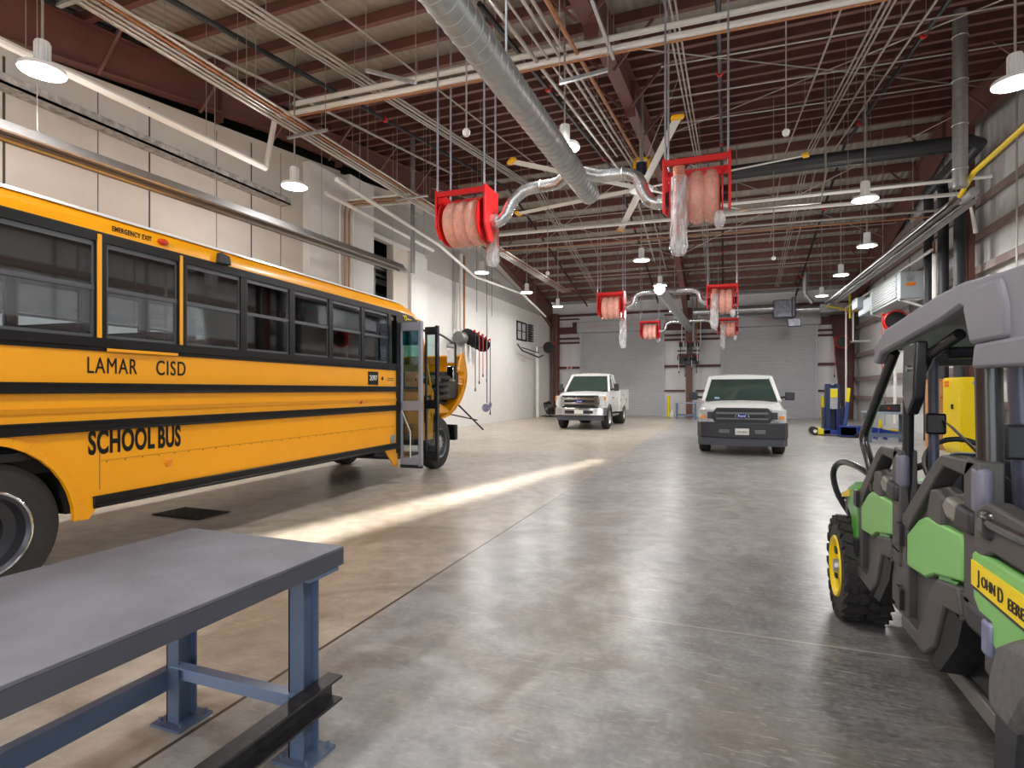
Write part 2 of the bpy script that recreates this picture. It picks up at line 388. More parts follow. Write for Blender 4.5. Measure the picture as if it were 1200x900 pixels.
def column(x, y, z1, wt, wb, face, name='frame_column', mt=None):
    m = MB(); t = .02
    # web in the xz plane direction of face; flanges front and back
    if face == 'x':
        m.prism([(x-wb/2, y, 0), (x+wb/2, y, 0), (x+wt/2, y, z1), (x-wt/2, y, z1)], (0, t, 0))
        for s in (-1, 1):
            m.prism([(x+s*wb/2, y-.12, 0), (x+s*wb/2-s*t, y-.12, 0), (x+s*wt/2-s*t, y-.12, z1), (x+s*wt/2, y-.12, z1)], (0, .26, 0))
    else:
        m.prism([(x, y-wb/2, 0), (x, y+wb/2, 0), (x, y+wt/2, z1), (x, y-wt/2, z1)], (t, 0, 0))
        for s in (-1, 1):
            m.prism([(x-.15, y+s*wb/2, 0), (x-.15, y+s*wb/2-s*t, 0), (x-.15, y+s*wt/2-s*t, z1), (x-.15, y+s*wt/2, z1)], (.32, 0, 0))
    m.box(x-.22, y-.22, 0, x+.22, y+.22, .02)
    return struct(m.build(name, mt or M_RED, smooth=10))
column(-9.93, 33.75, 6.3, .5, .42, 'y')
column(-1.95, 33.5, 6.2, .75, .5, 'y')
m = MB(); m.prism([(5.75, 33.6, 0), (6.2, 33.6, 0), (6.3, 33.6, 5.4), (5.25, 33.6, 5.4)], (0, .03, 0)); m.box(5.2, 33.45, 5.4, 6.3, 33.7, 5.5)
m.prism([(6.18, 33.4, 0), (6.2, 33.4, 0), (6.3, 33.4, 5.4), (6.28, 33.4, 5.4)], (0, .3, 0)); m.prism([(5.73, 33.4, 0), (5.75, 33.4, 0), (5.25, 33.4, 5.4), (5.23, 33.4, 5.4)], (0, .3, 0))
struct(m.build('frame_column', M_DRED, smooth=10))
column(6.12, 18.7, 9.0, .34, .34, 'y')
m = MB(); m.box(-10.05, 33.35, 0, -9.98, 33.5, 6.2); struct(m.build('frame_column', M_RED))

# --- walls
def left_wall():
    # upper edge follows the frame, dark gap above near the camera
    w = MB()
    def zt(y): return 6.1+.12*(y+1) if y < 13.3 else roofz(y)-.9
    ys_ = [YF, 3, 8, 13.2]
    w.prism([(XL, YF, 0)]+[(XL, 13.2, 0)]+[(XL, y_, zt(y_)) for y_ in reversed(ys_)], (-.2, 0, 0))
    # window opening y 12.55-14.35, z 3.3-5.65
    a, b = 14.47, 15.85
    w.box(XL-.2, 13.2, 0, XL, a, 3.3); w.box(XL-.2, 13.2, 3.3, XL, a, 6.35); w.box(XL-.2, a, 0, XL, b, 3.2)
    w.prism([(XL, 13.2, 6.35), (XL, b, 6.35), (XL, b, roofz(b)-.95), (XL, 13.2, roofz(13.2)-.95)], (-.2, 0, 0))
    w.prism([(XL, b, 0), (XL, YB, 0), (XL, YB, roofz(YB)-.9), (XL, RID, ZR-.88), (XL, b, roofz(b)-.88)], (-.2, 0, 0))
    return w
struct(left_wall().build('wall_left', M_WALL, smooth=10))
# outer wall painted near-black for the shade beyond the wall top and opening
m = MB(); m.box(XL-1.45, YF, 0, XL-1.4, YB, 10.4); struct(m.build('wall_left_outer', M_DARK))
m = MB(); m.box(XL-1.395, 14.3, 4.35, XL-.25, 16.6, 4.42); m.cyl((XL-.6, 14.3, 5.1), (XL-.6, 16.6, 5.2), .1); m.cyl((XL-.8, 14.3, 4.8), (XL-.8, 16.6, 4.8), .06); m.cyl((XL-.5, 14.3, 5.4), (XL-.5, 16.6, 5.35), .05); m.cyl((XL-.5, 14.3, 4.6), (XL-.5, 16.6, 4.7), .04); m.box(XL-1.0, 14.3, 5.5, XL-.3, 16.6, 5.55)
m.cyl((XL-.7, 14.3, 3.9), (XL-.7, 16.6, 3.7), .12); m.box(XL-.5, 15.5, 3.2, XL-.45, 15.57, 5.7)
tag(m.build('pipe_rack', M_GALV), 'grey pipes on a rack seen inside the dark opening high in the left wall', 'pipes')
# dark panel joints drawn as thin strips
for i, (yy, ww) in enumerate(((5.21, .035), (6.58, .012), (7.52, .03), (9.03, .012), (9.98, .03), (10.9, .012))):
    m = MB(); m.box(XL, yy-ww/2, .1, XL+.006, yy+ww/2, 5.9+.135*(yy+1)-.1); struct(m.build('trim_%d' % (i+1), mat('dark_wall_joint', '4A4540', .8)))
# pilaster, frame around the opening, white end panel
m = MB(); m.box(XL, 11.68, 0, XL+.22, 13.25, 7.5); struct(m.build('wall_left_pilaster', M_WHITE))
m = MB(); m.box(XL, 13.25, 0, XL+.3, 14.4, 7.7); struct(m.build('wall_left_pilaster', M_WHITE))
m = MB(); m.box(XL, 14.4, 3.2, XL+.05, 14.48, 7.0); m.box(XL, 14.4, 6.33, XL+.08, 17.9, 6.45); struct(m.build('trim_6', M_WPIPE))
m = MB(); m.prism([(XL, 14.48, 6.45), (XL, 17.88, 6.45), (XL, 17.88, 7.9), (XL, 14.48, 7.75)], (.03, 0, 0)); struct(m.build('wall_left_board', M_GYP))
m = MB(); m.box(XL, 15.87, 0, XL+.04, 16.8, 6.33); struct(m.build('wall_left_panel', mat('cream_panel', 'D6CDC3', .6, noise=.02)))
m = MB(); m.box(XL, 16.8, 0, XL+.16, 17.9, 6.3); struct(m.build('wall_left_pilaster', M_WHITE))
# upper board beyond, joint line where block meets board
m = MB(); m.prism([(XL, 17.9, 5.95), (XL, 33.2, 5.95), (XL, 33.2, roofz(33.2)-1.0), (XL, 19.5, 8.2), (XL, 17.9, 8.3)], (.04, 0, 0)); struct(m.build('wall_left_board', M_GYP))
m = MB(); m.box(XL, 17.9, 0, XL+.03, 33.9, 5.95); struct(m.build('wall_left_block', mat('white_painted_block', 'E6E3DE', .7, noise=.03, nscale=2, bump=.15, bscale=20)))
for yy in (20.2, 22.5, 24.2):
    m = MB(); m.box(XL+.04, yy, 5.0 if yy > 21 else 3, XL+.05, yy+.02, 8); struct(m.build('trim_7', mat('dark_wall_joint', '4A4540', .8)))
# mottled steel ledge and white pipe along the left wall
m = MB(); m.box(XL+.02, -3, 6.08, XL+.32, 10.9, 6.12); m.box(XL+.3, -3, 6.08, XL+.32, 10.9, 6.24)
struct(m.build('trim_8', mat('sprayed_ledge', 'A8A29C', .7, noise=.45, nscale=9, bump=.8, bscale=30)))
# high wall window near the back
t = struct(thing('window_1', None, None, (XL, 28.3, 4.2)))
m = MB(); m.box(.03, -.75, 0, .09, -.68, 1.0); m.box(.03, .68, 0, .09, .75, 1.0); m.box(.03, -.75, 0, .09, .75, .07); m.box(.03, -.75, .93, .09, .75, 1.0); m.box(.03, -.03, 0, .08, .03, 1); m.box(.03, -.75, .48, .07, .75, .52)
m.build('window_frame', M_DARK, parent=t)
m = MB(); m.box(.02, -.7, .04, .035, .7, .96); m.build('pane', mat('pale_window_glass', 'C9CCD0', .15), parent=t)
m = MB()
for k in range(8): m.box(.05, .95, .04+k*.125, .2, 1.6, .1+k*.125)
m.build('louver', M_BPIPE, parent=t)

# back wall
def back_wall():
    w = MB(); z1 = 6.9; t = .15
    w.box(XL, YB, 0, -8.4, YB+t, z1); w.box(-8.4, YB, 5.1, -3.4, YB+t, z1); w.box(-3.4, YB, 0, -.15, YB+t, z1)
    w.box(-.15, YB, 5.1, 4.6, YB+t, z1); w.box(4.6, YB, 0, XR, YB+t, z1); return w
M_BACK = mat('back_wall_liner', 'DEDCDD', .5, noise=.02); wave_bump(M_BACK, 'X', .55, .03, .5)
struct(back_wall().build('wall_back', M_BACK, smooth=10))
gi = 10
for (a, b) in ((-9.75, -8.5), (-3.35, -2.2), (-1.6, -.25), (4.65, 5.9)):
    for z, h in ((1.5, .09), (2.93, .14), (4.48, .11), (4.75, .11), (5.25, .42), (5.95, .07)):
        m = MB(); m.box(a, YB-.2, z-h/2, b, YB, z+h/2); struct(m.build('trim_%d' % gi, M_DRED)); gi += 1
m = MB(); m.box(XL, YB-.25, 6.12, XR, YB-.03, 6.25); struct(m.build('trim_%d' % gi, M_DRED))
m = MB(); m.box(-8.9, YB-.21, 5.2, -8.45, YB-.02, 5.75); struct(m.build('trim_%d' % (gi+1), M_DRED))
for n, (a, b) in enumerate(((-8.4, -3.4), (-.15, 4.6))):
    t = struct(thing('door_%d' % (n+1), None, None, ((a+b)/2, YB-.06, 0))); hw = (b-a)/2
    m = MB()
    k = 0; z = .06
    while z < 5.05:
        m.prism([(-hw, 0, z), (-hw, -.018, z+.02), (-hw, -.018, z+.055), (-hw, 0, z+.075)], (2*hw, 0, 0)); m.box(-hw, 0, z, hw, .02, z+.078); z += .078
    m.build('rolling_curtain', M_SHUT, parent=t, smooth=15)
    m = MB(); m.box(-hw, -.03, 0, hw, .03, .07); m.build('bottom_bar', M_GALV, parent=t)
    for s in (-1, 1):
        m = MB(); m.box(s*hw-.06, -.06, 0, s*hw+.06, .05, 5.1); m.build('guide_rail', M_SHUT, parent=t)
    m = MB(); m.box(-hw-.15, -.5, 5.05, hw+.15, .02, 5.72); h = m.build('hood', mat('door_hood_grey', 'B2B2B6', .45), parent=t, bevel=.03)
    for s in ((-1, .35) if n == 0 else (.05,)):
        text('lettering', 'COOKSON', .26, mat('faded_red_letter', 'C98A8C', .5), h, (s*hw*.55, -.51, 5.42), FY)
# right wall
M_RW = mat('right_wall_liner', 'D9D8D6', .5, noise=.05); wave_bump(M_RW, 'Y', .9, .03, .45)
m = MB(); m.prism([(XR, YF, 0), (XR, YB, 0), (XR, YB, roofz(YB)+.3), (XR, RID, ZR+.3), (XR, YF, roofz(YF)+.3)], (.15, 0, 0))
struct(m.build('wall_right', M_RW, smooth=10))
for z in (1.15, 2.1, 3.3, 4.75, 5.65, 6.55, 7.5):
    m = MB(); m.box(XR-.2, YF, z-.01, XR, YB-.3, z+.01); m.box(XR-.205, YF, z-.1, XR-.19, YB-.3, z+.1); struct(m.build('trim_%d' % (60+int(z*10)), M_MAUVE))
for y in (9.5, 10.9, 12.3, 13.7, 15.1, 21.5, 25, 28.5):
    m = MB(); m.box(XR-.03, y-.05, 0, XR, y+.05, roofz(y)); struct(m.build('trim_%d' % (200+int(y*10)), mat('liner_rib', 'A4A4A8', .5)))
# front wall behind the camera: two open truck doors
def front_wall():
    w = MB(); z1 = roofz(YF)+.3; t = -.15
    for a, b, c, d in ((XL-1.4, -8.4, 0, z1), (-8.4, -3.4, 5.05, z1), (-3.4, -.8, 0, z1), (-.8, 4.0, 5.05, z1), (4.0, XR+.2, 0, z1)):
        w.box(a, YF+t, c, b, YF, d)
    return w
struct(front_wall().build('wall_front', M_BACK, smooth=10))
m = MB(); m.box(-10.0, -14, -.14, 5, YF-12, -.13); m.box(-20, -40, -.3, 20, YF-12, -.14); struct(m.build('outside_apron', mat('outdoor_concrete', 'B5B0A6', .8)))
# floor grate
m = MB(); 
for i in range(16): m.box(-6.6+i*.05, 4.85, .001, -6.575+i*.05, 5.3, .012)
for i in range(10): m.box(-6.6, 4.85+i*.049, .001, -5.82, 4.87+i*.049, .01)
tag(m.build('floor_grate', mat('grate_steel', '3A3633', .6)), 'small dark metal drain grate in the floor beside the school bus', 'grate')

# ------------------------------------------------------------------ school bus
def wheel(parent, c, r, w, side, rim_mat, kind='bus', tire_mat=None):
    """wheel with its axle along x; side=+1: outer face towards +x"""
    cx, cy, cz = c; s = side
    m = MB(); ri = r*.58
    m.lathe([(ri, -w/2), (r*.86, -w/2), (r*.97, -w*.42), (r, -w*.3), (r, w*.3), (r*.97, w*.42), (r*.86, w/2), (ri, w/2), (ri*.98, w*.3), (ri*.98, -w*.3), (ri, -w/2)], (cx, cy, cz), 'x', 40)
    if kind == 'bus':
        for k in (-.18, 0, .18): pass
    t = m.build('tire', tire_mat or M_RUB, parent=parent, smooth=40)
    m = MB()
    if kind == 'bus':
        m.lathe([(ri*1.01, s*w*.5), (ri*.97, s*w*.53), (ri*.9, s*w*.46), (ri*.85, s*w*.15), (ri*.62, s*w*.05), (ri*.6, -s*w*.02), (.001, -s*w*.02)], (cx, cy, cz), 'x', 36, cap0=False)
    else:
        m.lathe([(ri*1.02, s*w*.48), (ri*.95, s*w*.5), (ri*.85, s*w*.3), (ri*.45, s*w*.36), (ri*.3, s*w*.42), (.001, s*w*.42)], (cx, cy, cz), 'x', 36, cap0=False)
    rim = m.build('rim', rim_mat, parent=t, smooth=30)
    return t, rim, ri
def make_bus():
    b = thing('school_bus', 'long yellow school bus parked along the left wall with its door and hood open', 'school bus', (-4.65, 0, 0), R(3))
    X0 = -2.44; YR = -2.2; YE = 8.02
    pitch = .77; edges = [7.72-pitch*k for k in range(13)]  # pillar positions going back
    # lower side walls with wheel arch cut, both sides
    def side_poly(x, t):
        sc_, r_ = 2.22, .69
        pts = [(YE, .58), (2.22+.68, .58)]
        pts += [(sc_+r_*math.cos(a), .52+r_*math.sin(a)) for a in [R(5+170*i/16) for i in range(17)]]
        pts += [(1.5, .58), (YR, .58), (YR, 1.95), (YE, 1.95)]
        m = MB(); m.prism([(x, p, q) for p, q in pts], (t, 0, 0)); return m
    m = side_poly(-.03, .03); side = m.build('body_side', M_BUS, parent=b, smooth=20)
    m = side_poly(X0, .03); m.build('body_side', M_BUS, parent=b, smooth=20)
    # arch lip
    m = MB(); pts = [Vector((0.005, 2.22+.69*math.cos(R(a)), .51+.69*math.sin(R(a)))) for a in range(0, 181, 10)]
    
    for p, q in zip(pts[:-1], pts[1:]): m.bar(p, q, .06, .035, up=(1, 0, 0))
    m.prism([(0, 2.93, .5), (0, 2.93, .66), (0, 3.12, .66), (0, 3.0, .5)], (.012, 0, 0))
    m.build('wheel_arch_lip', M_BUS, parent=side)
    # rub rails
    for z, h in ((1.555, .085), (1.25, .09)):
        m = MB(); m.box(0, YR, z-h/2, .022, YE-.02, z+h/2); m.box(.02, YR, z-h/2, .034, YE-.02, z-h/2+.018); m.box(.02, YR, z+h/2-.018, .034, YE-.02, z+h/2)
        m.build('rub_rail', M_BUSBLK, parent=b, bevel=.004)
    m = MB(); m.box(0, 3.03, .575, .03, YE-.02, .675); m.box(.02, 3.05, .585, .045, YE-.02, .61); m.build('skirt_rail', M_BUSBLK, parent=b, bevel=.01)
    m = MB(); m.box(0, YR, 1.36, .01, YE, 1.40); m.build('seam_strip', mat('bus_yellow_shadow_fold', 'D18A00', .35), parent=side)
    m = MB(); m.box(0, 3.1, .955, .0025, YE, .958); m.box(0, 3.09, .72, .0025, 3.094, 1.2)
    for k in range(30): m.sph((.003, 3.15+k*.16, .945), .006, 6)
    m.build('rivet_seam', mat('dark_seam', '8A5A08', .5), parent=side)
    # window band: lower rail, upper rail, pillars
    m = MB(); m.box(-.05, YR, 1.86, .012, YE, 1.97); m.box(-.05, YR, 1.895, .03, YE, 1.92); m.box(-.05, YR, 2.76, .012, YE, 2.84)
    m.box(X0, YR, 1.9, X0+.05, YE, 1.98); m.box(X0, YR, 2.76, X0+.05, YE, 2.84); m.build('window_band', M_BUSBLK, parent=b)
    for e in edges+[YE-.05]:
        m = MB(); m.box(-.05, e-.045, 1.95, .008, e+.045, 2.8); m.build('window_pillar', M_BUSBLK, parent=b)
        m = MB(); m.box(X0, e-.045, 1.95, X0+.04, e+.045, 2.8); m.build('window_pillar', M_BUSBLK, parent=b)
    for e in (edges[6], edges[5]) if False else (edges[5]+.0, edges[6]+.0):
        m = MB(); m.box(.008, e-.035 if e < 3.5 else e-.03, 1.97, .016, e-.0, 2.82); m.build('yellow_strip', M_BUS, parent=b)
    m = MB(); m.box(.03, 3.13, 1.86, .035, 3.8, 1.885); m.build('yellow_strip', M_BUS, parent=b)
    for k in range(11):
        e1 = edges[k]-.045; e0 = edges[k+1]+.045
        for x, sd in ((-.02, 1), (X0+.02, -1)):
            f = MB(); w = .022
            f.box(x-.012, e0, 1.97, x+.012, e0+w, 2.78); f.box(x-.012, e1-w, 1.97, x+.012, e1, 2.78)
            f.box(x-.012, e0, 2.72, x+.012, e1, 2.78); f.box(x-.012, e0, 1.97, x+.012, e1, 1.995); f.box(x-.015, e0, 2.36, x+.018*sd, e1, 2.395)
            fr = f.build('window_frame', mat('window_sash_grey', '55565A', .35, .4), parent=b)
            g = MB(); g.box(x-.003, e0+w, 1.995, x+.003, e1-w, 2.36); g.build('pane', M_BGLASS, parent=fr); g = MB(); g.box(x+.003, e0+w, 2.395, x+.009, e1-w, 2.72); g.build('tint_reflection_pane', M_BTINT_REFL, parent=fr)
    # roof: crowned loft
    ring = []
    prof = [(0.01, 2.84), (0.0, 2.94), (-.12, 3.03), (-.5, 3.12), (-1.22, 3.16), (-1.94, 3.12), (-2.32, 3.03), (-2.44, 2.94), (-2.45, 2.84), (-2.38, 2.84), (-2.3, 2.96), (-1.22, 3.08), (-.14, 2.96), (-.06, 2.84)]
    m = MB(); m.loft([[(x, y, z) for x, z in prof] for y in (YR, YE)])
    nose = [[(x if abs(x+1.22) < 2 else x, YE, z) for x, z in prof]]
    def shrink(y, fx, dz): return [(-1.22+(x+1.22)*fx, y, z-dz*((z-2.84)/.32+.35)) for x, z in prof]
    m.loft([shrink(YE, 1, 0), shrink(8.35, .99, .02), shrink(8.65, .96, .09), shrink(8.8, .93, .16)])
    m.build('roof', M_BUS, parent=b, smooth=50)
    m = MB(); m.loft([[(x*1., y, z+.006) for x, z in ((-.04, 2.985), (-.12, 3.032), (-.5, 3.122), (-1.22, 3.165), (-1.22, 3.15), (-.5, 3.1), (-.12, 3.01))] for y in (YR, 8.1)]); m.build('white_roof_cap', M_WPIPE, parent=b)
    # corner panel over the door with badge
    m = MB(); m.prism([(0.0, YE-.03, 2.66), (0.0, 8.75, 2.66), (0, 8.76, 2.72), (0, 8.5, 2.82), (0, YE-.03, 2.86)], (-.04, 0, 0)); cp = m.build('header_panel', M_BUSBLK, parent=b)
    m = MB(); m.torus((.006, 8.24, 2.76), .035, .009, 'x', 16, 6); m.box(.0, 8.15, 2.785, .008, 8.2, 2.80); m.box(0, 8.3, 2.745, .006, 8.44, 2.76); m.build('badge', M_YEL, parent=cp)
    m = MB(); m.sph((0, 8.74, 2.7), .04, 10); m.build('marker_lamp', mat('red_lens', 'C21010', .2), parent=cp)
    # rear wall, floor, front cowl
    m = MB(); m.box(X0, YR-.03, .6, 0, YR, 2.9); m.build('rear_wall', M_BUS, parent=b)
    m = MB(); m.box(X0+.03, YR, 1.02, -.03, 7.95, 1.08); m.box(X0+.03, 7.95, 1.02, -1.0, 9.2, 1.08); m.build('cabin_floor', M_BLACK, parent=b)
    m = MB(); m.box(-.95, 8.0, .38, -.05, 8.9, .42); m.box(-.95, 8.0, .7, -.45, 8.9, .74); m.box(-.97, 8.0, .38, -.93, 8.9, 1.05); m.box(-.5, 8, .38, -.45, 8.9, .74); m.build('entry_steps', M_BPIPE, parent=b)
    m = MB()  # cowl and windshield frame
    m.prism([(0, 8.92, .62), (0, 9.3, .62), (0, 9.35, 1.5), (0, 9.22, 1.62), (0, 8.92, 1.66)], (-.06, 0, 0))
    m.box(X0, 8.05, .6, X0+.05, 9.3, 1.9); m.box(X0, 9.2, .9, 0, 9.3, 1.55)
    m.bar((-.03, 9.2, 1.6), (-.03, 8.78, 2.7), .09, .06); m.bar((X0+.03, 9.2, 1.6), (X0+.03, 8.78, 2.7), .09, .06)
    m.box(X0, 8.7, 2.66, 0, 8.82, 2.8); m.build('cowl', M_BUS, parent=b, bevel=.01)
    m = MB(); m.prism([(-.1, 9.2, 1.6), (X0+.1, 9.2, 1.6), (X0+.1, 8.8, 2.66), (-.1, 8.8, 2.66)], (0, .008, .003)); m.build('windshield', glassy('green_glass', (.55, .85, .75), .8, .06), parent=b)
    m = MB(); m.box(-.04, 8.93, 1.28, .01, 9.2, 1.44); m.build('vent_panel', M_BUSBLK, parent=b)
    m = MB(); m.box(.01, 8.98, 1.31, .014, 9.07, 1.4); m.build('warning_decal', M_WPIPE, parent=b)
    m = MB(); m.sph((.014, 9.12, 1.38), .022, 8, (.3, 1, 1)); m.sph((.014, 9.12, 1.32), .022, 8, (.3, 1, 1)); m.build('red_marker', M_FRED, parent=b)
    m = MB(); m.prism([(.01, 8.92, .95), (.01, 9.16, 1.27), (.01, 8.92, 1.27)], (.012, 0, 0)); m.build('side_glass', M_BPIPE, parent=b)
    # door jamb post
    m = MB(); m.box(-.08, 7.93, .5, .02, YE+.02, 2.68); m.build('door_post', M_BUSBLK, parent=b)
    m = MB(); m.prism([(.0, 7.6, .58), (0, 7.98, .58), (0, 7.98, .28), (0, 7.9, .28)], (-.03, 0, 0)); m.build('step_skirt', M_BUS, parent=b)
    # two open door leaves standing out from the body
    def leaf(y, x0, x1, z0, z1, fm, teal):
        fr = MB(); t = .05; w = .055
        fr.box(x0, y-t/2, z0, x0+w*.6, y+t/2, z1); fr.box(x1-w, y-t/2-.01, z0-.02, x1, y+t/2+.02, z1+.02)
        fr.box(x0, y-t/2, z1-.14, x1, y+t/2, z1); fr.box(x0, y-t/2, z0, x1, y+t/2, z0+.12); fr.box(x0, y-t/2, 1.2, x1, y+t/2, 1.36)
        f = fr.build('door_leaf', fm, parent=b, bevel=.006)
        g = MB(); g.box(x0+.02, y-.004, 1.36, x1-w, y+.004, z1-.14); g.box(x0+.02, y-.004, z0+.12, x1-w, y+.004, 1.2); g.build('pane', glassy('door_glass', (.8, .9, .9), .9, .06), parent=f)
        if teal:
            g = MB(); g.box(x0+.02, y-.008, z1-.38, x1-w, y-.005, z1-.14); g.build('tinted_band', glassy('teal_band', (.1, .5, .62), .8, .05), parent=f)
            g = MB(); g.tube([(x0+.03, y-.03, 1.2), (x0+.2, y-.05, .85), (x0+.2, y-.05, .42)], .009, 8); g.build('grab_handle', M_WPIPE, parent=f)
        g = MB(); g.box(x0, y-.03, z0-.05, x1, y+.03, z0); g.build('rubber_seal', M_BLACK, parent=f)
    leaf(8.06, .02, .41, .3, 2.66, mat('grey_door_frame', '9A9BA6', .35, .3), True)
    leaf(8.93, .03, .29, .3, 2.68, M_UBLK, False)
    # seats
    for k in range(12):
        y = 7.1-k*.77-.1
        for x0, x1 in ((-1.1, -.12), (-2.32, -1.4)):
            m = MB(); m.box(x0, y-.12, 1.4, x1, y, 2.1); m.box(x0, y-.12, 1.4, x1, y+.38, 1.52); m.box(x0+.1, y, 1.08, x0+.14, y+.3, 1.4); m.box(x1-.14, y, 1.08, x1-.1, y+.3, 1.4)
            m.build('bus_seat', mat('seat_vinyl', '2A2A2E', .6), parent=b, bevel=.04)
    # mirror arms and mirrors
    m = MB(); m.tube(smooth_path([(0, 8.9, 2.62), (.05, 9.5, 2.6), (-.02, 10.2, 2.52), (-.02, 10.38, 2.48), (-.02, 10.4, 2.3), (-.02, 10.4, 2.0), (-.02, 10.4, 1.75)]), .022, 8)
    ma = m.build('mirror_arm', M_BLACK, parent=b)
    m = MB(); m.box(-.2, 10.36, 2.1, -.04, 10.42, 2.4); m.build('flat_mirror', M_WPIPE, parent=ma, bevel=.015)
    m = MB(); m.box(-.2, 10.33, 1.72, -.03, 10.42, 2.04); m.build('convex_mirror', mat('mirror_face', 'C8D0CE', .05, 1.), parent=ma, bevel=.02)
    # tilted hood: curved shell swung forward, seen from inside
    curve = [(9.95, .96), (10.25, 1.0), (10.6, 1.12), (10.95, 1.32), (11.18, 1.58), (11.28, 1.85), (11.22, 2.08), (11.08, 2.3)]
    cp_ = smooth_path([Vector((0, a, c)) for a, c in curve], 3); m = MB()
    n = len(cp_)
    for side_x in (0,):
        outer = [(p.y, p.z) for p in cp_]; nrm = []
        for i in range(n):
            a = cp_[max(i-1, 0)]; c = cp_[min(i+1, n-1)]; d = (c-a).normalized(); nrm.append((-d.z, d.y))
        inner = [(o[0]+.05*q[0], o[1]+.05*q[1]) for o, q in zip(outer, nrm)]
        for i in range(n-1):
            q = [outer[i], outer[i+1], inner[i+1], inner[i]]
            m.prism([(-.12, a, c) for a, c in q], (-2.2, 0, 0))
    hd = m.build('hood', M_BUS, parent=b, smooth=60)
    m = MB(); m.prism([(-2.3, a, c) for a, c in [(9.6, 1.3), (10.25, 1.0), (10.95, 1.32), (11.25, 1.85), (11.1, 2.25), (10.8, 2.16), (9.6, 2.02)]], (.04, 0, 0)); m.build('hood_side', M_BUS, parent=hd); m = MB()
    m.prism([(-.16, a, c) for a, c in [(10.3, 1.0), (10.62, 1.12), (10.95, 1.32), (11.2, 1.6), (11.28, 1.85), (11.22, 2.08), (11.1, 2.36), (11.0, 2.32), (10.86, 2.1), (10.84, 1.94), (11.1, 1.92), (11.1, 1.7), (10.9, 1.42), (10.6, 1.22), (10.3, 1.08)]], (.04, 0, 0))
    m.build('hood_side', M_BUS, parent=hd)
    m = MB(); m.torus((-2.24, 10.2, 1.72), .27, .05, 'x', 24, 8); m.build('fender_ring', M_BLACK, parent=hd)
    m = MB()
    m.box(-1.5, 10.25, 1.35, -.22, 11.02, 1.92); m.box(-1.9, 9.35, .8, -.4, 10.6, 1.5)
    for k in range(4): m.torus((-.36, 10.3, 1.4+.13*k), .18, .055, 'z', 20, 8)
    m.prism([(-.4, 10.4, 1.25), (-.4, 11.0, 1.35), (-.4, 10.85, 1.12), (-.4, 10.4, 1.05)], (-.8, 0, 0))
    m.build('engine', mat('engine_black', '3A3836', .55, noise=.3, nscale=10), parent=b, bevel=.02)
    m = MB(); m.cyl((-.3, 9.9, 1.72), (-.3, 10.3, 1.78), .07); m.tube([(-.35, 9.3, 1.8), (-.35, 10.3, 1.75)], .025, 8); m.build('intake_pipe', M_GALV, parent=b)
    m = MB(); m.loft([[(x, 9.3, z) for x, z in ((-.05, 1.1), (0, 1.3), (-.1, 1.42), (-.6, 1.45), (-.6, 1.1))], [(x, 10.15, z) for x, z in ((-.08, 1.08), (-.05, 1.12), (-.15, 1.2), (-.6, 1.2), (-.6, 1.05))]])
    m.build('fender', M_BUS, parent=b, smooth=60)
    m = MB(); m.tube([(-.2, 11.0, 1.2), (.02, 11.9, .62)], .02, 8); m.tube([(-.4, 10.9, 1.02), (-.05, 11.7, .85)], .015, 8); m.build('hood_strut', M_BLACK, parent=b)
    m = MB(); m.box(-2.4, 10.4, .5, -.03, 10.55, .82); m.build('front_bumper', M_BUSBLK, parent=b, bevel=.02)
    # chassis
    m = MB(); m.box(-1.75, YR, .62, -1.6, 10.8, .85); m.box(-.85, YR, .62, -.7, 10.8, .85); m.cyl((-2.2, 2.22, .52), (-.25, 2.22, .52), .11); m.cyl((-2.2, 9.8, .5), (-.25, 9.8, .5), .07); m.box(-2.0, 3.6, .5, -.5, 4.6, .95)
    m.build('chassis', M_BLACK, parent=b)
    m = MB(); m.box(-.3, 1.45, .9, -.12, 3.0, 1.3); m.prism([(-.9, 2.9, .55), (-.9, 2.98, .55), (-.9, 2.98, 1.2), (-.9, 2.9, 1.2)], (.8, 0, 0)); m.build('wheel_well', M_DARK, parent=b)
    # wheels
    rimk = mat('wheel_black', '4A4A50', .3, .6)
    for cx, cy in ((-.19, 2.33), (-2.25, 2.33)):
        t, r, ri = wheel(b, (cx, cy, .52), .52, .26, 1 if cx > -1 else -1, rimk)
        q = 1 if cx > -1 else -1; m = MB(); m.torus((cx+q*.13, cy, .52), ri*1.0, .012, 'x', 36, 8); m.build('rim_ring', M_CHROME, parent=t); m = MB(); m.lathe([(.11, 0), (.1, q*.05), (.001, q*.06)], (cx+q*.0, cy, .52), 'x', 18); m.build('hub', M_BPIPE, parent=t)
    for cx in (-.2, -2.25):
        t, r, ri = wheel(b, (cx, 9.78, .5), .5, .28, 1 if cx > -1 else -1, mat('wheel_grey', '777B80', .4, .5)) if False else wheel(b, (cx, 9.78, .5), .5, .27, 1 if cx > -1 else -1, mat('wheel_grey', '6B6F74', .4, .5))
        sx = cx+.04 if cx > -1 else cx-.04
        h = MB(); h.lathe([(.17, -.02), (.17, .03), (.12, .08), (.07, .1), (.001, .1)], (sx, 9.78, .5), 'x', 20)
        for k in range(10): a = 2*PI*k/10; h.cyl((sx, 9.78+.14*math.cos(a), .5+.14*math.sin(a)), (sx+.09, 9.78+.14*math.cos(a), .5+.14*math.sin(a)), .013, n=6)
        h.build('hub', M_GALV, parent=t)
    # small fittings and lettering
    m = MB(); m.sph((.01, 3.66, 2.9), .05, 12, (.7, 1.1, .6)); m.build('side_marker', mat('red_orange_lens', 'D23A10', .2), parent=b)
    m = MB(); m.prism([(0, 4.26, 2.84), (0, 4.42, 2.84), (0, 4.4, 2.93), (0, 4.28, 2.95)], (.06, 0, 0)); m.build('side_camera', M_BPIPE, parent=b, bevel=.01)
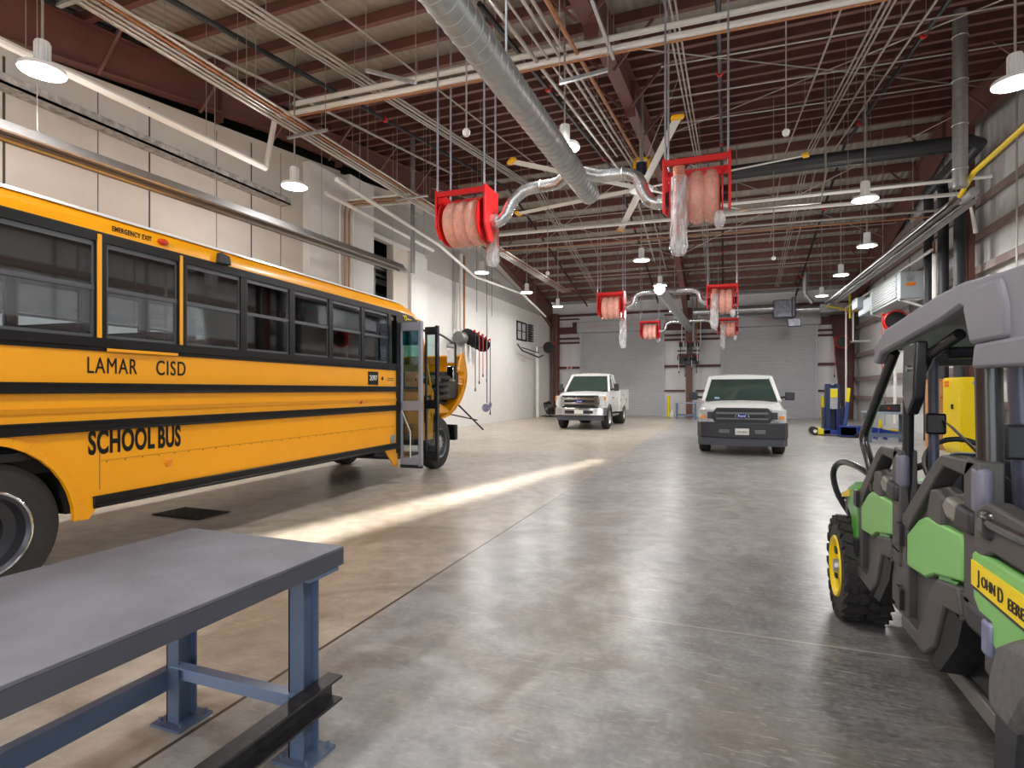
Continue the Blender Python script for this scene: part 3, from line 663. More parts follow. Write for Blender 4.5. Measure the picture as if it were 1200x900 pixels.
    m = MB(); m.lathe([(.042, 0), (.038, .012), (.015, .02), (.001, .02)], (.0, 3.72, .87), 'x', 18); m.build('amber_reflector', mat('amber_lens', 'E88A10', .25), parent=b)
    m = MB(); m.sph((.0, 6.9, 1.36), .035, 10, (.5, 1.2, .7)); m.build('red_reflector', mat('red_lens', 'C21010', .2), parent=b)
    m = MB(); m.lathe([(.07, 0), (.07, .015), (.05, .02), (.001, .02)], (.0, 7.8, .75), 'x', 18); m.build('fuel_cap', M_GALV, parent=b)
    m = MB(); m.box(0, 7.09, 1.62, .006, 7.37, 1.82); nb = m.build('number_plate', M_BUSBLK, parent=b)
    text('lettering', '2097', .115, M_WPIPE, nb, (.008, 7.23, 1.72), FX, .95)
    text('lettering', 'LAMAR', .19, M_BUSBLK, b, (.003, 3.2, 1.735), FX, .66, bold=0, sp=1.12)
    text('lettering', 'CISD', .19, M_BUSBLK, b, (.003, 3.755, 1.735), FX, .70, bold=0.001, sp=1.15)
    text('lettering', 'SCHOOL', .265, M_BUSBLK, b, (.003, 3.29, 1.1), FX, .52, bold=.008, sp=1.08)
    text('lettering', 'BUS', .265, M_BUSBLK, b, (.003, 3.735, 1.095), FX, .50, bold=.008, sp=1.08)
    text('lettering', 'EMERGENCY EXIT', .062, M_BUSBLK, b, (.0065, 3.37, 2.895), FX, .66, bold=.0012, sp=1.12)
    m = MB(); m.lathe([(.03, 0), (.03, .004), (.001, .004)], (0, 7.5, 1.72), 'x', 14); m.box(0, 7.64, 1.69, .004, 7.86, 1.7); m.box(0, 7.66, 1.72, .004, 7.84, 1.73); m.build('body_badge', M_BUSBLK, parent=b)
    return b
make_bus()

# ------------------------------------------------------------------ foreground steel work bench
def bench():
    t = thing('work_bench', 'long grey steel work bench in the left foreground', 'work bench', (-2.0, .9, 0))
    x0, x1, y1, y0, zt = -2.46, -1.555, 2.015, -1.4, .86
    m = MB(); m.box(x0, y0, zt-.012, x1, y1, zt); m.build('bench_top', M_TOP, parent=t, world=True, bevel=.002)
    m = MB(); m.box(x1-.008, y0, zt-.078, x1, y1, zt-.012); m.box(x0, y0, zt-.078, x0+.008, y1-.008, zt-.012); m.box(x0, y1-.008, zt-.078, x1-.008, y1, zt-.012)
    m.build('apron', mat('apron_shaded_steel', '4F505A', .45, noise=.1), parent=t, world=True)  # bench steel painted darker on the apron, where less light falls
    def leg(x, y):
        m = MB(); w = .075; k = .007
        m.box(x-w/2, y, 0.01, x+w/2, y+k, zt-.05); m.box(x-w/2, y-.09, .01, x-w/2+k, y, zt-.05); m.box(x+w/2-k, y-.09, .01, x+w/2, y, zt-.05) if False else m.box(x-k/2, y-.085, .01, x+k/2, y, zt-.05); m.box(x-w/2, y-.09, .01, x+w/2, y-.083, zt-.05)
        l = m.build('leg', M_BLUEB, parent=t, world=True)
        f = MB(); f.box(x-.09, y-.13, 0, x+.09, y+.05, .012)
        for a, c in ((-.065, -.1), (.065, -.1), (-.065, .03), (.065, .03)): f.cyl((x+a, y+c, .012), (x+a, y+c, .03), .009, n=8)
        f.build('foot_plate', M_BLUEB, parent=l, world=True)
    for x in (-2.37, -1.66):
        for y in (1.93, -1.1): leg(x, y)
    m = MB(); m.box(-2.36, 1.86, .205, -1.66, 1.87, .285); m.box(-2.36, 1.82, .278, -1.66, 1.86, .285); m.build('end_rail', mat('blue_grey_lit_side', '8497B8', .35), parent=t, world=True)  # lighter copy of the blue-grey steel, its lit side painted in
    m = MB(); m.box(-2.41, -1.3, .155, -2.40, 1.87, .25); m.box(-2.45, -1.3, .243, -2.41, 1.87, .25); m.build('side_rail', M_BLUEB, parent=t, world=True)
    m = MB(); m.box(x1-.03, 1.8, zt-.095, x1+.0, 1.98, zt-.08); m.build('top_bracket', M_BLUEB, parent=t, world=True)
    m = MB(); m.box(-1.615, -1.4, .21, -1.605, 2.0, .30); m.box(-1.625, -1.4, .295, -1.55, 2.0, .305); m.box(-1.625, -1.4, .2, -1.55, 2.0, .21)
    m.build('channel_rail', mat('bare_dark_channel', '3E3C3F', .45, .5, noise=.35, nscale=25), parent=t, world=True)
bench()

# ------------------------------------------------------------------ utility vehicle on the right
def utv():
    u = thing('utility_vehicle', 'green and dark grey crew utility vehicle with a grey roof at the right edge', 'utility vehicle', (1.485, 2.9, 0))
    XS = .78; MX = 2.97
    def both(fn):
        for mir in (False, True): fn(mir)
    def mx(m, mir):
        if mir: m.v = [(MX-v[0], v[1], v[2]) for v in m.v]
        return m
    def B(m, name, mt, mir=False, parent=None, **k): return mx(m, mir).build(name, mt, parent=parent or u, world=True, **k)
    def PR(x, poly, t): m = MB(); m.prism([(x, *p) for p in poly], (t, 0, 0)); return m
    M_IN = mat('plastic_recess', '5E5B5A', .5, bump=.1, bscale=250)
    # wheels
    def tyre(mir, y):
        r = .34; w = .27; xc = .84
        m = MB(); m.lathe([(r*.56, -w/2), (r*.8, -w/2), (r*.93, -w*.47), (r*.95, -w*.38), (r*.95, w*.38), (r*.93, w*.47), (r*.8, w/2), (r*.56, w/2), (r*.52, 0), (r*.56, -w/2)], (xc, y, r), 'x', 44)
        nb = 22
        for k in range(nb):
            a = 2*PI*k/nb
            for j, (xo, ww, da) in enumerate(((-.1, .075, 0), (-.035, .055, .5), (.035, .055, 0), (.1, .075, .5))):
                aa = a+da*2*PI/nb; mt_ = Matrix.Translation((xc, y, r)) @ Matrix.Rotation(aa, 4, 'X') @ Matrix.Rotation(R(20 if j % 2 else -20), 4, 'Z')
                m.box(xo-ww/2, -.032, r*.92, xo+ww/2, .026, r*1.0, mt_)
            mt_ = Matrix.Translation((xc, y, r)) @ Matrix.Rotation(a, 4, 'X'); m.box(-w/2-.006, -.025, r*.84, -w/2+.02, .022, r*.97, mt_)
        t = B(m, 'tire', M_RUB, mir, smooth=30)
        m = MB(); m.lathe([(r*.6, -w*.5), (r*.58, -w*.54), (r*.52, -w*.5), (r*.48, -w*.42), (r*.3, -w*.38), (r*.28, -w*.42), (.001, -w*.42)], (xc, y, r), 'x', 30, cap0=False)
        rr = B(m, 'rim', mat('rim_yellow', 'F0D000', .35), mir, parent=t, smooth=30)
        m = MB(); m.lathe([(.05, -w*.42), (.045, -w*.55), (.001, -w*.56)], (xc, y, r), 'x', 14)
        B(m, 'hub_cap', M_GALV, mir, parent=rr if False else t)
        m = MB()
        for a in (.8, 2.37, 3.94, 5.5): m.box(xc-w*.47, y+.12*math.cos(a)-.03, r+.12*math.sin(a)-.02, xc-w*.42, y+.12*math.cos(a)+.03, r+.12*math.sin(a)+.02)
        B(m, 'rim_slots', M_BPIPE, mir, parent=t)
    for y in (4.36, 1.5): both(lambda mir, y=y: tyre(mir, y))
    # doors, outlines in (y, z)
    def door(mir, f, top):
        F = lambda pts: [(f(a), c+top(c)) for a, c in pts]
        x = XS; t = .075
        m = MB()
        for seg in ([(0, .80), (0, 1.30), (.1, 1.31), (.14, 1.25), (.14, .8)],
                    [(.0, 1.30), (.4, 1.29), (.5, 1.25), (.47, 1.19), (.37, 1.245), (.12, 1.24)],
                    [(.5, 1.25), (.87, 1.03), (1.0, .95), (.92, .88), (.84, .95), (.46, 1.2)],
                    [(1.0, .95), (1.0, .47), (.93, .44), (.9, .5), (.9, .9)],
                    [(0, .82), (.17, .83), (.2, .70), (.12, .74), (0, .74)]):
            m.prism([(x, *p) for p in F(seg)], (t, 0, 0))
        m.prism([(x+.028, *p) for p in F([(.12, 1.12), (.2, 1.165), (.34, 1.15), (.42, 1.165), (.56, 1.14), (.86, .98), (.9, .78), (.12, .78)])], (t-.04, 0, 0))
        m.prism([(x+.035, *p) for p in F([(.12, .78), (.9, .78), (.9, .46), (.6, .46), (.45, .6), (.2, .74)])], (t-.045, 0, 0))
        d = B(m, 'side_door', M_UPL, mir, bevel=.007)
        # raised lower leg of the door
        B(PR(x-.012, F([(.13, .745), (.17, .84), (.42, .80), (.48, .75), (.70, .5), (.96, .5), (.97, .44), (.60, .44), (.44, .53), (.32, .72)]), .07), 'door_brace', M_UPL, mir, parent=d, bevel=.009)
        B(PR(x+.0, F([(.3, .735), (.44, .53), (.56, .43), (.42, .44), (.2, .62), (.15, .72)]), .13), 'door_step', mat('black_rubber_step', '17171A', .6), mir, parent=d)
        B(PR(x+.002, F([(.56, 1.135), (.62, 1.02), (.4, .99), (.4, 1.12), (.46, 1.15)]), .05), 'handle_arch', M_UPL, mir, parent=d, bevel=.012)
        B(PR(x-.0, F([(.16, .985), (.18, 1.025), (.62, 1.01), (.72, .98), (.93, .87), (.93, .73), (.62, .755), (.5, .80), (.22, .85), (.16, .86)]), .035), 'green_insert', mat('utility_green_light', '7DBB66', .4), mir, parent=d, bevel=.009)
        B(PR(x+.01, F([(.47, .79), (.42, .86), (.3, .83), (.22, .845), (.3, .80), (.44, .76)]), .028), 'green_lip', M_GREEN, mir, parent=d)
        B(PR(x-.012, F([(.16, 1.06), (.16, 1.13), (.3, 1.145), (.36, 1.1), (.3, 1.06)]), .05), 'door_handle', mat('handle_tan_black', '7B776E', .35), mir, parent=d, bevel=.014)
        B(PR(x-.02, F([(.01, 1.05), (.01, 1.13), (.16, 1.14), (.19, 1.06)]), .08), 'latch_cover', M_BPIPE, mir, parent=d, bevel=.014)
        for z in (.56, .86):
            hh = MB(); hh.box(x-.02, f(.96), z-.05, x+.02, f(1.05), z+.05); B(hh, 'hinge', M_BLACK, mir, parent=d, bevel=.004)
        B(PR(x-.004, F([(-.015, 1.12), (-.015, 1.28), (.07, 1.29), (.07, 1.12)]), .05), 'door_edge_pad', mat('pad_violet_grey', '6E6C7C', .45), mir, parent=d, bevel=.02)
    both(lambda mir: door(mir, lambda a: 2.28+.84*a, lambda z: 0)); both(lambda mir: door(mir, lambda a: 3.17+.88*a, lambda z: -.05))
    both(lambda mir: B(PR(XS+.01, [(3.1, .48), (3.1, .97), (3.22, .94), (3.34, .72), (3.34, .48)], .07), 'door_post', M_UPL, mir, bevel=.008))
    m = MB(); m.box(.95, 1.0, .32, 2.02, 4.3, .44); m.box(1.1, .6, .24, 1.9, 4.9, .36); B(m, 'chassis', M_BLACK)
    both(lambda mir: B((lambda m: m.box(XS+.08, 2.28, .36, XS+.2, 3.9, .43) or m)(MB()), 'rocker_rail', mat('rail_grey', '6E6B69', .4, .3), mir, bevel=.008))
    both(lambda mir: B(PR(XS+.1, [(2.75, .45), (2.4, .33), (2.05, .45), (2.05, .78), (2.75, .78)], .22), 'battery_box', M_BLACK, mir, bevel=.02))
    # front fender, hood, guard
    def fender(mir):
        m = MB(); x = XS
        rings = []
        for y, z0, z1, xo in ((4.06, .50, .93, .0), (4.22, .68, .93, .0), (4.5, .72, .90, .02), (4.74, .68, .82, .09)):
            rings.append([(x+xo, y, z0), (x+xo, y, z1-.05), (x+xo+.05, y, z1), (x+xo+.36, y, z1+.04), (x+xo+.36, y, z0+.06), (x+xo+.04, y, z0)])
        m.loft(rings); f = B(m, 'front_fender', M_GREEN, mir, smooth=40, bevel=.008)
        B(PR(x-.006, [(4.06, .46), (4.2, .45), (4.24, .74), (4.18, .9), (4.06, .93)], .04), 'fender_edge', M_GREEN, mir, parent=f, bevel=.006)
        B(PR(x+.004, [(4.35, .87), (4.62, .80), (4.62, .77), (4.35, .82)], .02), 'yellow_stripe', M_YEL, mir, parent=f)
        B(PR(x+.16, [(4.04, .46), (4.02, .25), (3.92, .24), (3.72, .36), (3.66, .46)], .14), 'mud_guard', M_BPIPE, mir, bevel=.02)
        q = MB(); q.box(x+.06, 4.7, .62, x+.16, 4.82, .78); B(q, 'headlight_housing', M_BLACK, mir, bevel=.02)
    both(fender)
    m = MB(); m.loft([[(1.1, y, z-.1), (1.12, y, z), (1.485, y, z+.04), (1.85, y, z), (1.87, y, z-.1)] for y, z in ((3.95, .99), (4.4, .95), (4.75, .84), (4.85, .7))]); B(m, 'hood', M_GREEN, smooth=50)
    m = MB(); m.box(.95, 4.75, .4, 2.02, 4.86, .72); B(m, 'grille', M_BLACK, bevel=.03)
    m = MB()
    for s in (0, 1):
        q = smooth_path([(.95, 4.3, .93), (.87, 4.5, 1.0), (.81, 4.78, 1.0), (.78, 4.92, .9), (.82, 4.94, .72), (.95, 4.9, .5)]); q = [Vector((MX-p.x, p.y, p.z)) for p in q] if s else q
        m.tube(q, .022, 10)
    m.tube([(.82, 4.94, .72), (MX-.82, 4.94, .72)], .022, 10); B(m, 'brush_guard', M_UBLK)
    # roll cage
    def cage(mir):
        m = MB(); m.tube(smooth_path([(.84, 3.5, 1.74), (.80, 3.87, 1.36), (.79, 3.95, 1.24), (.80, 3.84, 1.1), (.82, 3.72, .85)], 4), .026, 12); B(m, 'cage_post', M_UBLK, mir)
        m = MB(); m.tube([(.82, 3.2, .75), (.82, 3.18, 1.5), (.86, 3.02, 1.7), (.9, 2.8, 1.77)], .024, 12); c = B(m, 'cage_post', M_UBLK, mir)
        k = MB(); k.prism([(.795, 3.02, 1.5), (.795, 3.12, 1.42), (.795, 3.19, 1.52), (.795, 3.17, 1.75), (.795, 2.98, 1.76)], (.05, 0, 0)); B(k, 'cage_clamp', M_UBLK, mir, parent=c, bevel=.01)
        k = MB(); k.cyl((.785, 3.08, 1.64), (.795, 3.08, 1.64), .015, n=12); B(k, 'clamp_bolt', M_CHROME, mir, parent=c)
        m = MB(); m.tube([(.84, 2.33, .9), (.83, 2.34, 1.68)], .038, 14); B(m, 'cage_post', M_UBLK, mir)
        m = MB(); m.tube([(1.0, 2.5, .9), (.97, 2.5, 1.68)], .032, 12); B(m, 'cage_post', mat('cage_post_grey', '55586A', .35, .2), mir)
        m = MB(); m.tube([(.94, 3.24, .9), (.93, 3.22, 1.68)], .022, 10); B(m, 'belt_post', mat('cage_post_grey', '55586A', .35, .2), mir)
        m = MB(); m.box(.89, 3.17, 1.33, .97, 3.2, 1.43); B(m, 'belt_guide', M_BLACK, mir, bevel=.01)
        m = MB(); m.box(.9, 2.4, 1.3, 1.0, 2.45, 1.42); B(m, 'belt_guide', M_BPIPE, mir, bevel=.01)
        m = MB(); m.prism([(.95, 3.16, 1.40), (.99, 3.16, 1.37), (1.16, 2.75, 1.06), (1.13, 2.75, 1.06)], (0, .004, 0)); B(m, 'seat_belt', M_BLACK, mir)
    both(cage)
    m = MB(); m.tube([(.86, 3.4, 1.73), (MX-.86, 3.4, 1.73)], .022); m.tube([(.9, 2.7, 1.79), (MX-.9, 2.7, 1.79)], .022); m.tube([(.85, 2.16, 1.65), (MX-.85, 2.16, 1.65)], .026); m.tube([(.9, 2.92, 1.7), (MX-.9, 2.92, 1.7)], .026)
    B(m, 'cage_crossbars', M_UBLK)
    m = MB(); m.box(2.05, 2.2, 1.64, 2.13, 3.45, 1.76); m.box(.95, 3.38, 1.66, 2.02, 3.42, 1.74); B(m, 'headliner', M_BLACK)
    # roof: side skirt profile and crowned top
    rt = mat('grey_roof_plastic', '85848F', .5, noise=.03, bump=.1, bscale=200)
    side = [(3.66, 1.69), (3.62, 1.79), (3.38, 1.86), (2.9, 1.895), (2.64, 1.915), (2.4, 1.92), (2.12, 1.9), (1.6, 1.88), (1.6, 1.61), (2.27, 1.62), (2.31, 1.74), (2.36, 1.815), (2.42, 1.835), (2.64, 1.805), (3.02, 1.775), (3.5, 1.735), (3.58, 1.68)]
    rf = None
    def skirt(mir):
        nonlocal rf
        o = B(PR(XS-.005, side, .05), 'roof_side', rt, mir, parent=rf, bevel=.014)
    tops = [(3.64, 1.78), (3.38, 1.855), (2.9, 1.89), (2.64, 1.91), (2.4, 1.915), (2.12, 1.895), (1.6, 1.875)]
    m = MB(); a = XS
    m.loft([[(a+.02, y, z-.03), (a+.05, y, z+.0), (a+.14, y, z+.02), (1.485, y, z+.03), (MX-a-.14, y, z+.02), (MX-a-.05, y, z), (MX-a-.02, y, z-.03), (MX-a-.14, y, z-.02), (1.485, y, z-.0), (a+.14, y, z-.02)] for y, z in tops])
    rf = B(m, 'roof', rt, smooth=50)
    both(skirt)
    both(lambda mir: B(PR(XS-.025, [(2.26, 1.61), (1.6, 1.60), (1.6, 1.69), (2.24, 1.69)], .05), 'roof_ledge', rt, mir, parent=rf, bevel=.012))
    both(lambda mir: B(PR(XS-.018, [(2.30, 1.69), (2.36, 1.82), (2.3, 1.885), (2.08, 1.88), (2.04, 1.8), (2.03, 1.69)], .04), 'roof_flare', rt, mir, parent=rf, bevel=.016))
    # seats, dashboard, wheel
    for y in (2.4, 3.2):
        for x in (.98, 1.52):
            m = MB(); m.box(x, y, .62, x+.48, y+.42, .76); m.prism([(x, y, .74), (x, y+.12, .74), (x, y+.02, 1.25), (x, y-.1, 1.25)], (.48, 0, 0)); B(m, 'seat', mat('seat_dark', '23242A', .55), bevel=.03)
    m = MB(); m.box(.88, 3.8, .75, 2.07, 4.0, 1.0); B(m, 'dashboard', M_BLACK, bevel=.04)
    m = MB(); m.torus((0, 0, 0), .17, .015, 'y', 24, 8); m.xf(Matrix.Translation((1.2, 3.7, 1.12)) @ Matrix.Rotation(R(-30), 4, 'X')); m.tube([(1.2, 3.7, 1.12), (1.2, 3.86, .98)], .02); B(m, 'steering_wheel', M_BLACK)
    m = MB(); m.tube(smooth_path([(.9, 3.8, 1.03), (1.2, 3.9, 1.14), (1.65, 3.9, 1.12), (2.05, 3.8, 1.03)]), .02, 8); B(m, 'grab_bar', M_UBLK)
    # cargo bed with lettering panel
    def bed(mir):
        m = MB(); x = XS-.02
        m.prism([(x, 2.27, .84), (x, 2.25, 1.15), (x, 2.16, 1.19), (x, 1.0, 1.12), (x, 1.0, 1.03), (x, 2.12, 1.04), (x, 2.2, 1.0), (x, 2.24, .86), (x, 2.2, .8), (x, 1.0, .6), (x, 1.0, .56), (x, 2.25, .78)], (.07, 0, 0))
        m.box(x+.03, 1.0, .62, x+.06, 2.26, 1.08); b_ = B(m, 'bed_side', M_UPL, mir, bevel=.01)
        B(PR(x-.002, [(2.25, .86), (2.265, 1.0), (2.24, 1.02), (1.0, 1.03), (1.0, .66), (2.0, .70), (2.2, .82)], .035), 'bed_panel', mat('utility_green_light', '7DBB66', .4), mir, parent=b_, bevel=.01)
        B(PR(x-.007, [(2.25, .905), (2.25, .985), (1.0, .975), (1.0, .87)], .006), 'name_band', mat('decal_yellow', 'F2D300', .4), mir, parent=b_)
        B(PR(x-.0075, [(2.25, .897), (2.25, .905), (1.0, .87), (1.0, .862)], .006), 'band_edge', M_BLACK, mir, parent=b_)
        if not mir:
            for body, yy, zz, sz, sx in (('J', 2.187, .943, .062, .85), ('OHN', 2.118, .938, .048, .88), ('D', 2.038, .936, .062, .8), ('EERE', 1.944, .930, .048, .95)):
                text('lettering', body, sz, M_BLACK, b_, Vector((x-.008, yy, zz))-u.location, FNX, sx)
        g = MB(); g.tube([(x+.0, 2.14, 1.13), (x+.02, 1.2, 1.13)], .018); B(g, 'tie_rail', M_UBLK, mir, parent=b_)
        g = MB(); g.box(x-.02, 2.1, 1.07, x+.08, 2.2, 1.17); B(g, 'bed_corner', M_UBLK, mir, parent=b_, bevel=.03)
        g = MB(); g.tube(smooth_path([(x+.1, 2.0, 1.1), (x+.14, 1.9, 1.2), (x+.5, 1.85, 1.24)]), .02); B(g, 'bed_hoop', M_UBLK, mir, parent=b_)
        g = MB(); g.box(x-.01, 2.1, .75, x+.12, 2.3, .84); B(g, 'bed_bracket', M_BPIPE, mir, bevel=.02)
        g = MB(); g.box(x-.015, 2.1, .72, x+.03, 2.16, .83); B(g, 'bracket_tab', mat('bracket_grey', '8588A8', .35, .4), mir, bevel=.012)
        # rear fender wrapped round the tyre
        B(PR(.70, [(1.93, .14), (1.95, .3), (1.955, .5), (1.945, .68), (1.78, .68), (1.82, .4), (1.78, .14)], .34), 'rear_fender', mat('fender_black_blue', '1A1C24', .35, noise=.7, nscale=90), mir, bevel=.02)
        B(PR(.685, [(1.955, .64), (1.955, .74), (1.91, .84), (1.81, .90), (1.6, .93), (1.2, .9), (1.2, .74), (1.5, .8), (1.72, .76), (1.80, .64)], .36), 'fender_flare', mat('scuffed_grey_plastic', '5A5858', .4, noise=.25, nscale=40), mir, bevel=.03)
    both(bed)
    m = MB(); m.box(.83, 1.0, .62, MX-.83, 2.2, .66); m.box(.83, 2.18, .62, MX-.83, 2.24, 1.1); m.box(.83, 1.0, .62, MX-.83, 1.05, 1.1); B(m, 'bed_floor', M_BLACK)
utv()

# ------------------------------------------------------------------ white pickup truck and service truck
def truck_body(t, P):
    """front at y=0 facing -y, local coordinates; P holds sizes"""
    w = P['w']/2; Lh = P['hood']; zb = P['belt']; zr = P['roof']; Lc = P['cab']; zs = P['sill']; paint = M_TRUCK
    zh0, zh1 = P['hoodz']
    def sec(y, zl, zt, ww, crown=.03): return [(-ww+.06, y, zl), (-ww, y, zl+.12), (-ww-.01, y, (zl+zt)/2), (-ww+.02, y, zt-.12), (-ww+.10, y, zt-.015), (-ww*.5, y, zt+crown*.6), (0, y, zt+crown), (ww*.5, y, zt+crown*.6), (ww-.10, y, zt-.015), (ww-.02, y, zt-.12), (ww+.01, y, (zl+zt)/2), (ww, y, zl+.12), (ww-.06, y, zl)]
    m = MB(); m.loft([sec(.12, .78, zh0-.04, w-.08), sec(.3, .72, zh0+.01, w-.03), sec(.75, .70, (zh0+zh1)/2+.02, w-.02), sec(Lh, .66, zh1, w-.02)])
    bd = m.build('front_body', paint, parent=t, smooth=45)
    m = MB(); m.loft([sec(Lh, zs, zb, w-.02, 0), sec(Lh+Lc, zs, zb, w-.02, 0)]); m.build('door_side', paint, parent=t, smooth=45)
    # greenhouse
    y0, y1, y2, y3 = Lh-.12, Lh+.62, Lh+Lc-.25, Lh+Lc-.02
    wb, wt = w-.10, w-.26
    m = MB(); m.loft([[(-wb, y0, zb-.02), (wb, y0, zb-.02), (wb, y3, zb-.02), (-wb, y3, zb-.02)], [(-wt, y1, zr-.06), (wt, y1, zr-.06), (wt, y2, zr-.06), (-wt, y2, zr-.06)]])
    g = m.build('cab_glass', M_TGLASS, parent=t, smooth=10)
    for s in (-1, 1):
        m = MB(); m.bar((s*wb, y0, zb-.03), (s*(wt), y1, zr-.05), .09, .07); m.bar((s*wb, y3, zb-.03), (s*wt, y2, zr-.05), .2, .09, up=(1, 0, 0))
        ym = (y0+y3)/2+.35; m.bar((s*(wb+.005), ym, zb-.02), (s*(wt+.005), ym, zr-.06), .04, .1, up=(0, 1, 0))
        m.box(s*wb-.03, y0, zb-.05, s*wb+.03, y3, zb+.0); m.build('pillars', paint, parent=t, bevel=.01)
    m = MB(); m.loft([[(x*k, y, z+dz) for x, dz in ((-wt-.03, -.05), (-wt+.02, .01), (-wt*.4, .035), (wt*.4, .035), (wt-.02, .01), (wt+.03, -.05), (wt-.05, -.07), (-wt+.05, -.07))] for y, z, k in ((y1-.08, zr-.035, .99), (y1+.12, zr-.01, 1), (y2, zr-.01, 1), (y2+.06, zr-.04, .99))])
    m.build('cab_roof', paint, parent=t, smooth=50)
    m = MB(); m.box(-wb+.1, y0-.02, zb-.03, wb-.1, y0+.05, zb+.02); m.build('wiper_cowl', M_BLACK, parent=t)
    # mirrors
    for s in (-1, 1):
        m = MB(); m.bar((s*(w-.1), Lh+.25, zb+.06), (s*(w+.08), Lh+.2, zb+.08), .07, .06); m.box(s*(w+.05), Lh+.12, zb-.0, s*(w+.05)+s*P.get('mw', .17), Lh+.22, zb+P.get('mh', .2)); m.build('side_mirror', M_TPL, parent=t, bevel=.03)
    return bd
def pickup():
    t = thing('pickup_truck', 'white pickup truck facing the camera with a plain grey grille, before the right roll-up door', 'truck', (.36, 14.05, 0))
    P = dict(w=1.98, hood=1.35, belt=1.28, roof=1.93, cab=2.0, sill=.42, hoodz=(1.14, 1.26), mw=.22, mh=.21)
    truck_body(t, P)
    m = MB(); m.loft([[(-.97, y, .62), (-.99, y, 1.0), (-.97, y, 1.24), (-.85, y, 1.28), (.85, y, 1.28), (.97, y, 1.24), (.99, y, 1.0), (.97, y, .62)] for y in (3.4, 5.6)]); m.build('cargo_bed', M_TRUCK, parent=t)
    # grille
    m = MB(); m.prism([(-.56, .04, 1.12), (.56, .04, 1.12), (.64, .04, 1.02), (.64, .04, .86), (.54, .04, .70), (-.54, .04, .70), (-.64, .04, .86), (-.64, .04, 1.02)], (0, .1, 0)); g = m.build('grille', M_TPL, parent=t, bevel=.02)
    m = MB()
    for z in (1.07, .93, .775):
        m.box(-.5, .015, z-.028, .5, .045, z+.028)
    m.build('grille_slot', M_BLACK, parent=g)
    m = MB(); m.box(-.56, .01, .975, .56, .04, 1.02); m.box(-.56, .01, .85, .56, .04, .885); m.build('grille_bar', mat('grille_bar_grey', '6F7074', .4, .2), parent=g)
    m = MB(); m.lathe([(1, 0), (1, -.012), (.9, -.018), (.001, -.018)], (0, 0, 0), 'y', 28); m.v = [(x*.145, y, z*.06) for x, y, z in m.v]; m.xf(Matrix.Translation((0, .012, .935))); e = m.build('emblem', mat('emblem_blue', '1A2E7C', .25), parent=g)
    m = MB(); m.torus((0, 0, 0), 1, .07, 'y', 28, 6); m.v = [(x*.145, y*.1, z*.06) for x, y, z in m.v]; m.xf(Matrix.Translation((0, -.004, .935))); m.build('emblem_ring', M_CHROME, parent=e)
    text('lettering', 'Ford', .085, M_WPIPE, e, (0, -.01, .932), FY, 1.0)
    for s in (-1, 1):
        m = MB(); m.prism([(s*.64, .06, 1.08), (s*.95, .14, 1.08), (s*.96, .16, .78), (s*.82, .08, .76), (s*.66, .06, .84)], (0, .12, 0)); h = m.build('headlight', mat('headlight_clear', 'D8DCE0', .12, .3), parent=t, bevel=.015)
        m = MB(); m.box(min(s*.8, s*.9), .06, .87, max(s*.8, s*.9), .1, .935); m.build('turn_lamp', mat('amber_lamp', 'F08A1A', .25), parent=h)
        m = MB(); m.box(min(s*.64, s*.76), .045, .86, max(s*.64, s*.76), .08, 1.02); m.build('lamp_housing', M_TPL, parent=h)
    m = MB(); m.loft([[(x, y, z) for x, y in ((-1.0, .28), (-.9, .02), (-.5, -.08), (.5, -.08), (.9, .02), (1.0, .28), (.9, .4), (-.9, .4))] for z in (.42, .5, .72, .78)]); b = m.build('front_bumper', M_TPL, parent=t, bevel=.02, smooth=45)
    m = MB(); m.loft([[(x, y, z) for x, y in ((-.98, .28), (-.88, .05), (-.5, -.03), (.5, -.03), (.88, .05), (.98, .28), (.9, .4), (-.9, .4))] for z in (.24, .42)]); m.build('air_dam', mat('air_dam_grey', '4A4D58', .55), parent=t, smooth=45)
    m = MB(); m.box(-.15, -.1, .50, .15, -.085, .65); pl_ = m.build('license_plate', M_WHITE, parent=b, bevel=.006)
    text('lettering', '129-4024', .066, M_BLACK, pl_, (0, -.102, .565), FY, .95)
    for s in (-1, 1):
        m = MB(); m.box(min(s*.27, s*.5), -.095, .53, max(s*.27, s*.5), -.07, .62); m.build('fog_panel', mat('fog_grey', '6A6C70', .4), parent=b, bevel=.01)
    for x, y in ((-.84, .95), (.84, .95), (-.84, 4.55), (.84, 4.55)): wheel(t, (x, y, .39), .39, .27, 1 if x > 0 else -1, M_GALV, 'car')
    m = MB(); m.box(-.8, .5, .35, .8, 5.3, .6); m.build('chassis', M_BLACK, parent=t)
    m = MB(); m.box(-.62, 1.26, 1.31, -.5, 1.3, 1.36); m.build('dash_papers', mat('paper_blue', '9CC4E0', .5), parent=t)
